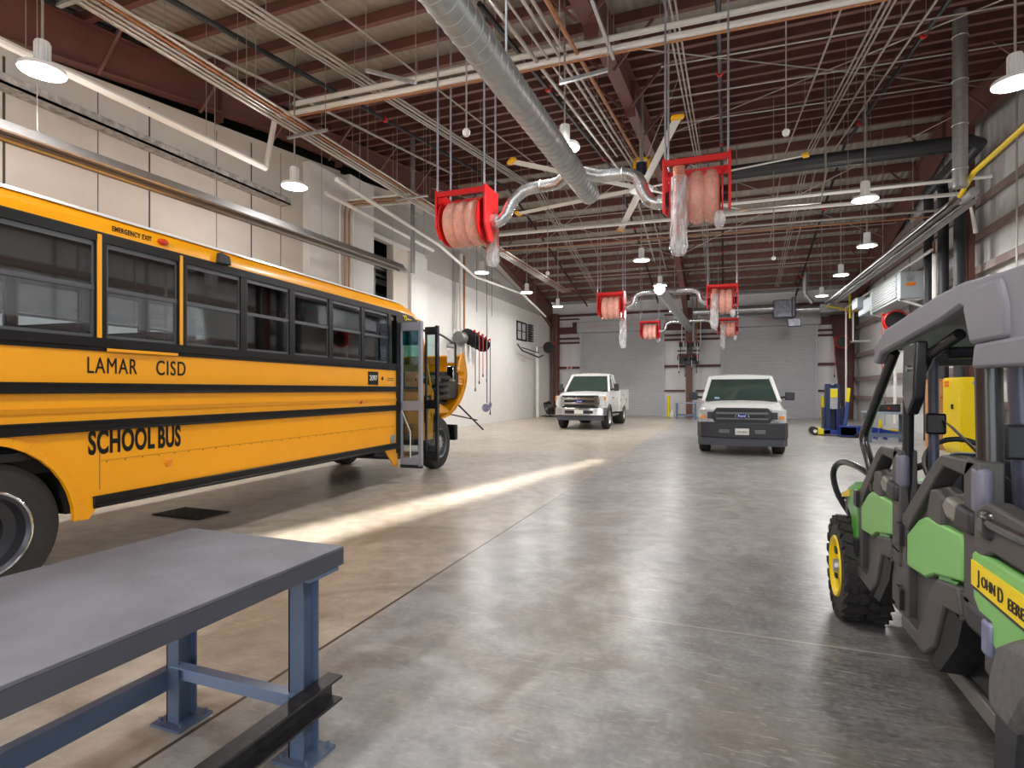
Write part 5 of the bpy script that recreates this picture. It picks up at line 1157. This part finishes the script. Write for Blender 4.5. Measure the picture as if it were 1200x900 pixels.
run('conduit', 'thin conduit crossing behind the right hose reel, dropping at its left end', 'pipe', [(-.3, 14.6, 5.9), (2.1, 14.9, 5.95), (2.2, 14.9, 6.6), (2.2, 14.9, 9.13)], .025, M_COND)
for k, (y, z) in enumerate(((11.5, 8.0), (13.2, 8.2), (15.3, 8.55), (21, 8.2), (24, 7.7), (27, 7.1), (30, 6.5))):
    run('conduit', 'thin grey conduit crossing the hall high under the purlins, number %s counted from the camera' % ('one', 'two', 'three', 'four', 'five', 'six', 'seven')[k], 'pipe', [(-7 if k > 2 else -1.2, y, z), (5.9, y+.3, z)], .016, M_COND, 'thin conduits crossing the hall', hang=4)
run('water_pipe', 'white pipe along the top of the left wall above the mottled ledge', 'pipe', [(-8.55, 0.5, 5.93), (-8.5, 8.6, 5.93)], .06, M_WPIPE, hang=2.5)
run('water_pipe', 'white pipe curving from the left wall bundle down to the far left corner', 'pipe', [(-8.3, 10.5, 6.35), (-8.6, 16, 6.2), (-9.2, 20, 6.0), (-9.0, 25, 6.1), (-8.8, 28, 5.4)], .05, M_WPIPE, hang=3)
run('water_pipe', 'white pipe with a green band along the left wall board', 'pipe', [(-9.5, 11.6, 6.55), (-9.5, 17.2, 6.4)], .055, M_WPIPE, hang=2.5)
for k in range(4):
    x = -10.0
    m = MB(); m.tube([(x+2.2, 12.9+.22*k, 6.75), (x+.14, 12.7+.2*k, 6.75), (x+.08, 12.7+.2*k, 6.5), (x+.08, 12.7+.2*k, .1)], .028, 8)
    tag(m.build('wall_riser', (M_WPIPE, M_COPPER, M_COPPER, M_WPIPE)[k]), ('white', 'orange-brown', 'orange-brown', 'white')[k]+' riser pipe down the left wall pilaster, %s of four' % ('nearest', 'second', 'third', 'farthest')[k], 'pipe', 'risers on the left wall')
# crossing brace cables under the roof
for k, (a, b) in enumerate((((-1.8, 10.2, roofz(10.2)-.5), (5.9, 16.8, 8.9)), ((5.9, 10.2, roofz(10.2)-.5), (-1.8, 16.8, 8.9)), ((-1.8, 18, 8.9), (5.9, 26, 7.6)), ((5.9, 18, 8.9), (-1.8, 26, 7.6)), ((-10, 18, 8.9), (-2.2, 26, 7.6)), ((-2.2, 18, 8.9), (-10, 26, 7.6)))):
    m = MB(); m.cyl(a, b, .014, n=6); struct(m.build('brace_rod', M_COND))
# hanging detectors on thin stems
for i, (x, y, z, lb) in enumerate(((-3.3, 6.9, 5.0, 'left of the big spiral duct'), (.85, 9.3, 5.35, 'right of the nearest right hose reel'), (-4.5, 14.5, 4.65, 'between the left and middle hose reels'), (1.2, 16.4, 5.0, 'below the white cross pipes on the right'))):
    t = thing('heat_detector', 'small white detector on a long thin stem, '+lb, 'detector', (x, y, z), 0, 'detectors on stems')
    m = MB(); m.lathe([(.03, 0), (.05, .03), (.055, .07), (.03, .1)], (0, 0, 0), 'z', 16); m.build('sensor', M_LAMPW, parent=t)
    m = MB(); m.cyl((0, 0, .08), (0, 0, roofz(y)+.24-z), .012, n=6); m.build('stem', M_COND, parent=t)
# unistrut pieces
for i, (a, b, lb) in enumerate((((-5.0, 7.0, 6.3), (-4.15, 7.0, 5.95), 'left of the big spiral duct'), ((-2.3, 8.0, 6.1), (-1.6, 8.1, 6.2), 'right of the big spiral duct'), ((-1.75, 7.4, 7.0), (-1.72, 9.2, 7.0), 'below the near white cross pipes'))):
    m = MB(); m.bar(a, b, .05, .05); q = (Vector(a)+Vector(b))/2
    for e in (a, b): m.cyl(e, (e[0], e[1], roofz(e[1])), .007, n=5)
    tag(m.build('strut_rail', M_GALV), 'short punched steel strut rail hanging from rods '+lb, 'pipe hanger')

# ------------------------------------------------------------------ left wall equipment
def wall_reel(name, label, x, y, z, axis, r, col, hose_to, hcol, group, hx=0, hy=0, mount=None, drum=None):
    t = thing(name, label, 'hose reel', (x, y, z), 0, group)
    if mount:
        m = MB(); m.bar((0, 0, 0), (mount[0], mount[1], 0), .05, .08); m.build('mount', M_GALV, parent=t)
    m = MB()
    for s in (-1, 1): m.lathe([(r, s*.07), (r, s*.085), (.001, s*.085)], (0, 0, 0), axis, 20)
    m.lathe([(r*.7, -.07), (r*.75, 0), (r*.7, .07)], (0, 0, 0), axis, 18); m.build('reel_drum', M_BLACK, parent=t)
    if drum:
        m = MB()
        for s in (-1, 1): m.torus(tuple(s*.09 if a == axis else 0 for a in 'xyz'), r*1.02, .03, axis, 24, 6)
        m.build('guard_ring', drum, parent=t)
    m = MB()
    d = Vector((hx, hy, 0)).normalized() if (hx or hy) else Vector((0, -1, 0))
    m.bar((0, 0, 0), (d.x*r*1.1, d.y*r*1.1, r*.75), .05, .05); m.box(-.06, -.06, -.04, .06, .06, .04); m.sph((d.x*r*1.1, d.y*r*1.1, r*.75), .05, 8); m.build('guide_arm', col, parent=t)
    m = MB(); p = Vector((d.x*r*1.15, d.y*r*1.15, 0)); m.cyl((p.x, p.y, r*.7), (p.x, p.y, hose_to-z), .018, n=8); h = m.build('hose', hcol, parent=t)
    m = MB(); m.cyl((p.x, p.y, hose_to-z), (p.x, p.y, hose_to-z-.12), .03, n=8); m.build('nozzle', M_BLACK, parent=h)
    return t
for k in range(5):
    wall_reel('hose_reel', 'black hose reel with a red arm on the left wall rack, %s of five' % ('nearest', 'second', 'third', 'fourth', 'farthest')[k], -9.75+.0*k, 20.5+.38*k, 3.72-.06*k, 'y', .3, M_FRED, (1.6, 1.9, 2.2, 2.0, .6)[k], mat('red_hose', 'C5343A', .5) if k in (1, 2) else M_BPIPE, 'hose reels on the left wall', hx=1, mount=(-.53, 0))
t = thing('winch_motor', 'grey winch drum at the near end of the left wall hose reels', 'winch', (-9.8, 19.95, 3.6)); m = MB(); m.lathe([(.22, -.25), (.25, -.2), (.25, .2), (.22, .25)], (0, 0, 0), 'y', 20); m.build('drum', mat('winch_grey', '6F706C', .5, .4, noise=.2), parent=t); m = MB(); m.box(-.45, -.3, -.35, .0, .3, -.25); m.build('bracket', M_GALV, parent=t)
for x, y, r, mt_, lb in ((-10.15, 20.15, .03, M_COND, 'thin grey pipe, leftmost of the pipes above the wall hose reels'), (-10.1, 20.6, .07, M_WPIPE, 'white pipe coming down the wall to the hose reels'), (-10.12, 20.95, .045, M_COPPER, 'brown pipe coming down the wall beside the white one')):
    m = MB(); m.cyl((x, y, 4.0), (x, y, 7.1), r, n=10); tag(m.build('wall_riser', mt_), lb, 'pipe', 'pipes above the wall hose reels')
t = thing('hanging_cable', 'long dark cable hanging before the left wall with a clamp at its end', 'cable', (-9.2, 21.2, .7)); m = MB(); m.cyl((0, 0, .3), (0, 0, 6.5), .025, n=8); m.build('cable', mat('cable_brown_grey', '6E6662', .5), parent=t)
m = MB(); m.torus((-.05, 0, .1), .14, .035, 'y', 16, 8); m.torus((.12, .05, .22), .11, .03, 'x', 16, 8); m.box(-.12, -.05, -.02, .02, .05, .2); m.build('clamp', mat('violet_grey_metal', '8A84A4', .3, .5), parent=t)
m = MB(); m.tube([(-9.95, 30.0, 0), (-9.95, 30.0, 4.0), (-9.95, 30.4, 4.0)], .05, 8); m.tube([(-9.95, 30.25, 0), (-9.95, 30.25, 3.6)], .05, 8); tag(m.build('wall_pipes', M_WPIPE), 'pair of pale vertical pipes on the left wall near the back corner', 'pipes')
wall_reel('hose_reel', 'single grey hose reel with a red arm high in the back left corner', -9.55, 31.0, 4.0, 'y', .33, M_FRED, 3.3, M_BPIPE, None, hx=1, mount=(-.73, 0))
m = MB(); m.tube([(-10.1, 27.2, 3.95), (-9.9, 27.4, 3.6), (-9.7, 29.6, 3.35), (-9.6, 30.1, 3.5)], .04, 8); m.tube([(-9.9, 27.4, 3.75), (-9.7, 29.6, 3.6)], .03, 8); tag(m.build('wall_bracket', M_BPIPE), 'dark steel pipe bracket on the left wall beside the corner hose reel', 'bracket')
def floor_fan():
    t = thing('drum_fan', 'black portable drum fan standing on the floor in the back left corner', 'fan', (-9.55, 30.6, 0), R(-55))
    m = MB(); m.torus((0, 0, 0), .36, .035, 'y', 28, 8); m.torus((0, .25, 0), .36, .03, 'y', 28, 8); m.lathe([(.37, 0), (.37, .25), (.345, .25), (.345, 0)], (0, 0, 0), 'y', 28)
    tilt = Matrix.Translation((0, 0, .48)) @ Matrix.Rotation(R(20), 4, 'X'); m.xf(tilt); m.build('housing', M_BLACK, parent=t, smooth=50)
    m = MB()
    for r in (.1, .19, .28): m.torus((0, -.02, 0), r, .006, 'y', 24, 5)
    for k in range(8): a = 2*PI*k/8; m.cyl((0, -.02, 0), (.36*math.cos(a), -.02, .36*math.sin(a)), .005, n=5)
    m.xf(tilt); m.build('grille', M_GALV, parent=t)
    for k in range(4):
        m = MB(); m.prism([(.04, .1, -.05), (.3, .08, -.12), (.32, .16, .08), (.05, .14, .05)], (0, .012, 0)); m.xf(tilt @ Matrix.Rotation(k*PI/2, 4, 'Y')); m.build('blade', M_GALV, parent=t)
    m = MB(); m.tube([(-.4, .1, .5), (-.42, .1, .1), (-.38, -.2, .03), (-.38, .45, .03)], .018, 8); m.tube([(.4, .1, .5), (.42, .1, .1), (.38, -.2, .03), (.38, .45, .03)], .018, 8); m.tube([(-.38, .4, .03), (.38, .4, .03)], .018, 8); m.build('stand', M_BLACK, parent=t)
floor_fan()

# ------------------------------------------------------------------ back wall equipment
wr = 0
for row, z, xs in ((0, 4.1, (-2.35, -2.05, -1.75, -1.45)), (1, 3.35, (-2.45, -2.1, -1.75, -1.5))):
    for k, x in enumerate(xs):
        wall_reel('hose_reel', 'small hose reel with a red arm on the centre column, %s row, %s from left' % (('upper', 'lower')[row], ('first', 'second', 'third', 'fourth')[k]), x, 32.9, z, 'x', .17, M_FRED, z-.95+.2*((k*2+row) % 3), M_WPIPE if (k+row) % 2 else M_BPIPE, 'hose reels on the centre column', hy=-1, mount=(0, .2))
m = MB(); m.box(-2.55, 33.05, 3.72, -1.35, 33.12, 3.8); m.box(-2.5, 33.05, 3.0, -1.4, 33.12, 3.6); m.box(-2.0, 33.1, 3.0, -1.9, 33.2, 4.2); tag(m.build('reel_rack', M_BPIPE), 'dark rack holding the hose reels on the brown centre column', 'rack')
for k, x in enumerate((-2.3, -1.7, -1.5, -1.3)):
    m = MB(); m.cyl((x, 33.05, 4.1), (x, 33.05, 7.1), .03, n=8); tag(m.build('supply_pipe', (M_WPIPE, M_COND, M_COPPER, M_COND)[k]), ('white', 'grey', 'brown', 'grey')[k]+' supply pipe above the centre column hose reels, %s from the left' % ('first', 'second', 'third', 'fourth')[k], 'pipe', 'pipes on the centre column')
def table(name, label, x, y, w, d, h, shelf=.25):
    t = thing(name, label, 'work bench', (x, y, 0))
    m = MB(); m.box(-w/2, -d/2, h-.06, w/2, d/2, h); m.build('bench_top', mat('bench_grey', '8E9AB0', .4), parent=t, bevel=.006)
    for sx in (-1, 1):
        for sy in (-1, 1):
            m = MB(); m.box(sx*(w/2-.1)-.04, sy*(d/2-.08)-.04, 0, sx*(w/2-.1)+.04, sy*(d/2-.08)+.04, h-.06); m.build('leg', M_BLUEB, parent=t)
    m = MB(); m.box(-w/2+.1, -d/2+.05, shelf-.08, w/2-.1, -d/2+.1, shelf); m.box(-w/2+.1, d/2-.1, shelf-.08, w/2-.1, d/2-.05, shelf); m.build('lower_rail', M_BLUEB, parent=t)
    return t
table('work_bench', 'small blue-grey steel bench against the back wall by the brown centre column', -1.95, 31.0, 1.15, .7, .88)
table('work_bench', 'blue-grey steel bench with a black toolbox on it along the right wall', 4.4, 19.3, 1.1, .75, .9, .25)
t = thing('tool_box', 'black radio-like toolbox on the blue-grey bench at the right wall', 'toolbox', (4.45, 19.3, .9)); m = MB(); m.box(-.3, -.15, 0, .3, .15, .22); m.build('case', M_BLACK, parent=t, bevel=.02)
m = MB(); m.box(-.12, -.16, .05, .25, -.15, .17); m.build('front_panel', M_BPIPE, parent=t); m = MB(); m.cyl((0, -.17, .11), (0, -.15, .11), .03); m.build('dial', mat('red_lens', 'C21010', .2), parent=t)
for x, y, lb in ((-3.05, 33.3, 'left of the brown centre column beside the left roll-up door'), (4.68, 32.6, 'beside the right roll-up door')):
    t = thing('bollard', 'yellow steel bollard '+lb, 'bollard', (x, y, 0)); m = MB(); m.lathe([(.09, 0), (.09, 1.15), (.07, 1.2), (.03, 1.22), (.001, 1.22)], (0, 0, 0), 'z', 18); m.build('post', M_SYEL, parent=t); m = MB(); m.lathe([(.14, 0), (.14, .03), (.09, .04)], (0, 0, 0), 'z', 18); m.build('base_ring', M_SYEL, parent=t)
m = MB(); m.lathe([(.12, 0), (.14, .08), (.14, .3), (.06, .36), (.05, .4), (.001, .4)], (-2.8, 32.6, 0), 'z', 16); tag(m.build('white_jug', M_WHITE, bevel=.004), 'small white jug on the floor beside the left yellow bollard', 'jug')
t = thing('exit_sign', 'small red fire notice on the back wall above the service truck', 'sign', (-9.1, 33.91, 2.8)); m = MB(); m.box(-.16, -.02, 0, .16, 0, .26); m.build('plate', M_WHITE, parent=t); m = MB(); m.box(-.11, -.025, .05, .11, -.02, .21); m.build('red_field', mat('notice_red', 'D64A48', .4), parent=t)

# ------------------------------------------------------------------ right wall equipment
def unit():
    t = thing('unit_heater', 'grey louvred ventilation unit with an orange label, high on the right wall', 'ventilation unit', (5.5, 23, 4.45))
    m = MB(); m.box(5.2, 21, 4.45, 5.9, 25, 5.3); b = m.build('casing', mat('light_grey_unit', 'A9B0B5', .5, .1), parent=t, world=True, bevel=.02)
    m = MB()
    for k in range(9):
        z = 4.52+k*.085; m.prism([(5.2, 21.4, z), (5.15, 21.4, z+.02), (5.15, 21.4, z+.035), (5.2, 21.4, z+.06)], (0, 3.2, 0))
    m.build('louvers', mat('louver_white', 'C9CCCC', .6), parent=t, world=True)
    m = MB(); m.lathe([(.1, 0), (.1, .03), (.001, .03)], (5.45, 20.97, 5.08), 'y', 20); m.build('round_cap', M_GALV, parent=t, world=True)
    m = MB(); m.box(5.36, 20.985, 4.84, 5.6, 20.995, 4.94); m.build('orange_label', mat('label_orange', 'F08010', .4), parent=t, world=True)
    m = MB(); m.box(5.2, 25.0, 4.6, 5.9, 27.0, 5.15); m.box(5.0, 26.2, 4.9, 5.5, 27.2, 5.3); m.build('duct_box', mat('light_grey_unit', 'A9B0B5', .5, .1), parent=t, world=True, bevel=.01)
    for y in (21.2, 24.8):
        m = MB(); m.bar((6.45, y, 3.95), (5.25, y, 4.43), .06, .06); m.bar((6.45, y, 4.43), (5.2, y, 4.43), .06, .06); m.build('wall_bracket', M_WPIPE, parent=t, world=True)
unit()
run('conduit', 'white conduit rail above the louvred unit on the right wall', 'pipe', [(5.45, 19, 5.5), (5.45, 31, 5.5), (5.45, 31, 3.2), (5.45, 31, .3)], .045, M_WPIPE)
run('conduit', 'white vertical pipe to the red hose reel near the back right corner', 'pipe', [(5.75, 31, 5.5), (5.75, 31, 3.9), (6.48, 31.2, 3.9)], .045, M_WPIPE)
run('wall_riser', 'brown vertical pipe at the near end of the louvred unit', 'pipe', [(5.85, 20.2, 6), (5.85, 20.2, 4.0)], .04, M_COPPER)
run('wall_riser', 'white vertical pipe beside the louvred unit behind the vehicle roof', 'pipe', [(5.7, 19.6, 5.5), (5.7, 19.6, 4.0)], .07, M_WPIPE)
run('wall_riser', 'white vertical pipe behind the second red reel on the right wall', 'pipe', [(5.9, 24.5, 4.4), (5.9, 24.5, .3)], .055, M_WPIPE)
for k, (y, lb) in enumerate(((11.2, 'nearest'), (12.0, 'second'), (12.9, 'third'), (14.0, 'fourth'), (15.6, 'fifth'))):
    m = MB(); m.cyl((6.05, y, 1.0), (6.05, y, 8.3), .022, n=8); tag(m.build('wall_conduit', M_COND), 'thin vertical conduit on the right wall, %s one above the vehicle roof' % lb, 'pipe', 'vertical conduits on the right wall')
m = MB(); m.box(6.0, 18.45, 3.9, 6.25, 18.5, 5.3); 
wall_reel('hose_reel', 'red hose reel near the back right corner with a red hose hanging', 5.5, 32.2, 3.95, 'y', .3, M_FRED, 2.3, mat('red_hose', 'C5343A', .5), 'red reels on the right wall', hx=-1, mount=(.98, 0), drum=mat('reel_dark_red', 'A01A1C', .4))
wall_reel('hose_reel', 'red hose reel just above the vehicle roof on the right wall', 5.7, 23.6, 4.0, 'y', .36, M_FRED, 1.9, mat('red_hose', 'C5343A', .5), 'red reels on the right wall', hx=-1, mount=(.8, 0), drum=mat('reel_bright_red', 'E02418', .4))
for (x, y, z, r) in ((5.6, 32.2, 3.85, .3), (5.65, 23.6, 3.75, .33)):
    pass
def cabinet():
    t = thing('safety_cabinet', 'tall yellow flammables cabinet on the right behind the vehicle', 'cabinet', (5.38, 16.45, 0))
    x0, x1, y0, y1, z1 = 5.15, 5.72, 15.9, 17.05, 1.84
    m = MB(); m.box(x0, y0, .06, x1, y1, z1); m.box(x0+.03, y0+.03, 0, x1-.03, y1-.03, .06); c = m.build('body', M_YEL, parent=t, world=True, bevel=.006)
    for a, b in ((y0+.01, (y0+y1)/2-.003), ((y0+y1)/2+.003, y1-.01)):
        m = MB(); m.box(x0-.025, a, .12, x0, b, z1-.03); d = m.build('door', M_YEL, parent=t, world=True, bevel=.004)
    m = MB(); m.box(x0-.06, (y0+y1)/2-.12, 1.08, x0-.025, (y0+y1)/2-.06, 1.2); m.build('handle', M_BLACK, parent=t, world=True, bevel=.008)
    m = MB(); m.lathe([(.035, 0), (.035, -.02), (.001, -.02)], (x0+.22, y0, 1.7), 'y', 16); m.lathe([(.035, 0), (.035, -.02), (.001, -.02)], (x0+.22, y0, .3), 'y', 16); m.build('vent_cap', M_GALV, parent=t, world=True)
    m = MB()
    for k in range(2): m.box(x0-.03, y1-.4, 1.62+k*.08, x0-.026, y1-.12, 1.68+k*.08)
    m.build('warning_decal', mat('decal_red', 'E0501A', .4), parent=t, world=True)
cabinet()
def carton(label, x, y, z, w, d, h):
    t = thing('cardboard_box', label, 'box', (x, y, z), 0, 'cardboard boxes by the yellow cabinet')
    m = MB(); m.box(-w/2, -d/2, 0, w/2, d/2, h); m.build('carton', M_CARD, parent=t, bevel=.006)
    m = MB(); m.box(-w/2-.002, -d/2-.002, h-.05, w/2+.002, d/2+.002, h-.02); m.build('tape', mat('red_tape', 'C63A22', .4), parent=t)
    m = MB(); m.box(-w/2-.003, -d/2+.1, h*.62, -w/2, -d/2+.25, h*.8); m.box(-w/2-.003, -d/2+.1, h*.4, -w/2, -d/2+.4, h*.47); m.box(-w/2+.08, -d/2-.003, h*.45, -w/2+.2, -d/2, h*.5); m.build('print_marks', mat('print_red', 'C4402A', .6), parent=t)
carton('brown cardboard box beside the yellow cabinet, upper of the stacked two', 5.3, 17.75, .92, .45, .9, .9)
carton('brown cardboard box beside the yellow cabinet, lower of the stacked two', 5.3, 17.75, 0, .45, .9, .915)

# blue mobile lifting gear
def column_lift():
    t = thing('column_lift', 'blue mobile column lift with a yellow control box near the back right corner', 'lift', (3.2, 21.6, 0))
    m = MB(); m.box(-.02, -.15, .15, .12, .2, 1.75); m.box(.28, -.15, .15, .4, .2, 1.75); m.box(0, .1, .15, .4, .22, 1.72); m.box(-.1, -.1, .15, -.02, .25, .95); m.box(.4, -.1, .15, .5, .25, .95); m.build('mast', mat('dark_lift_blue', '1B2A55', .4), parent=t, bevel=.01)
    m = MB(); m.box(.1, -.18, .9, .32, -.1, 1.6); m.build('cover_plate', M_GALV, parent=t)
    m = MB(); m.box(.1, -.2, 1.28, .32, -.18, 1.56); m.build('control_box', M_SYEL, parent=t, bevel=.01)
    m = MB(); m.box(-.1, -.3, .06, 1.1, -.1, .2); m.box(-.1, .3, .06, 1.1, .5, .2); m.box(-.1, -.3, .06, .1, .5, .25); m.build('base', M_BLUE, parent=t, bevel=.01)
    for y in (-.28, .48):
        m = MB(); m.lathe([(.12, -.04), (.14, -.03), (.14, .03), (.12, .04)], (-.35, y*.6, .14), 'y', 20); w_ = m.build('wheel', M_RUB, parent=t); m = MB(); m.lathe([(.06, -.045), (.06, .045)], (-.35, y*.6, .14), 'y', 14); m.build('wheel_hub', M_WPIPE, parent=w_)
    m = MB(); m.box(-.27, -.28, .04, -.1, .4, .24); m.build('yellow_bracket', M_SYEL, parent=t, bevel=.01)
column_lift()
def floor_jack():
    t = thing('floor_jack', 'long blue wheeled floor jack with a tall blue and yellow handle, behind the vehicle', 'jack', (4.25, 21.0, 0))
    m = MB()
    for yy in (-.24, .2): m.prism([(-.75, yy, .04), (1.15, yy, .04), (1.15, yy, .2), (.7, yy, .24), (.1, yy, .36), (-.75, yy, .36)], (0, .05, 0))
    m.box(-.75, -.24, .06, -.3, .24, .34); m.build('frame', M_BLUE, parent=t, bevel=.01)
    m = MB(); m.bar((-.6, 0, .2), (-.52, 0, 1.15), .09, .09); h = m.build('handle', mat('jack_blue', '2A4F8C', .4), parent=t); m = MB(); m.bar((-.52, 0, 1.15), (-.48, 0, 1.6), .09, .09); m.build('handle_grip', M_SYEL, parent=h)
    m = MB(); m.bar((-.1, 0, .25), (.9, 0, .25), .12, .06); m.lathe([(.12, .18), (.12, .24), (.001, .24)], (.95, 0, 0), 'z', 16); m.build('lift_arm', M_SYEL, parent=t)
    for x in (-.3, 1.0):
        for y in (-.24, .26):
            m = MB(); m.lathe([(.07, -.03), (.07, .03)], (x, y, .07), 'y', 14); m.build('wheel', M_SYEL if x > 0 else M_BLACK, parent=t)
floor_jack()
t = thing('axle_stand', 'blue axle stand under the blue-grey bench on the right', 'jack stand', (4.5, 20.3, 0)); m = MB()
for a in (0, 90, 180, 270): m.bar((0, 0, .4), (.2*math.cos(R(a+45)), .2*math.sin(R(a+45)), .01), .05, .03)
m.build('legs', M_BLUE, parent=t); m = MB(); m.box(-.04, -.04, .35, .04, .04, .6); m.build('post', M_SYEL, parent=t)
t = thing('storage_crate', 'tan plastic crate on the floor at the right wall near the picture edge', 'crate', (5.6, 12.2, 0)); m = MB(); m.box(-.35, -.4, 0, .35, .4, .78); m.build('crate_body', mat('tan_crate', '8C7F50', .6), parent=t, bevel=.03)
m = MB()
for k in range(3): m.box(-.365, -.38, .15+.2*k, -.34, .38, .2+.2*k)
m.build('rib', mat('tan_crate', '8C7F50', .6), parent=t)
t = thing('plastic_tub', 'blue-grey plastic tub standing on the tan crate', 'tub', (5.6, 12.2, .78)); m = MB(); m.box(-.33, -.37, 0, .33, .37, .26); m.build('tub_body', mat('tub_blue_grey', '9AAAB8', .5), parent=t, bevel=.03); m = MB(); m.box(-.36, -.4, .26, .36, .4, .3); m.build('lid', mat('tub_blue_grey', '9AAAB8', .5), parent=t, bevel=.01)
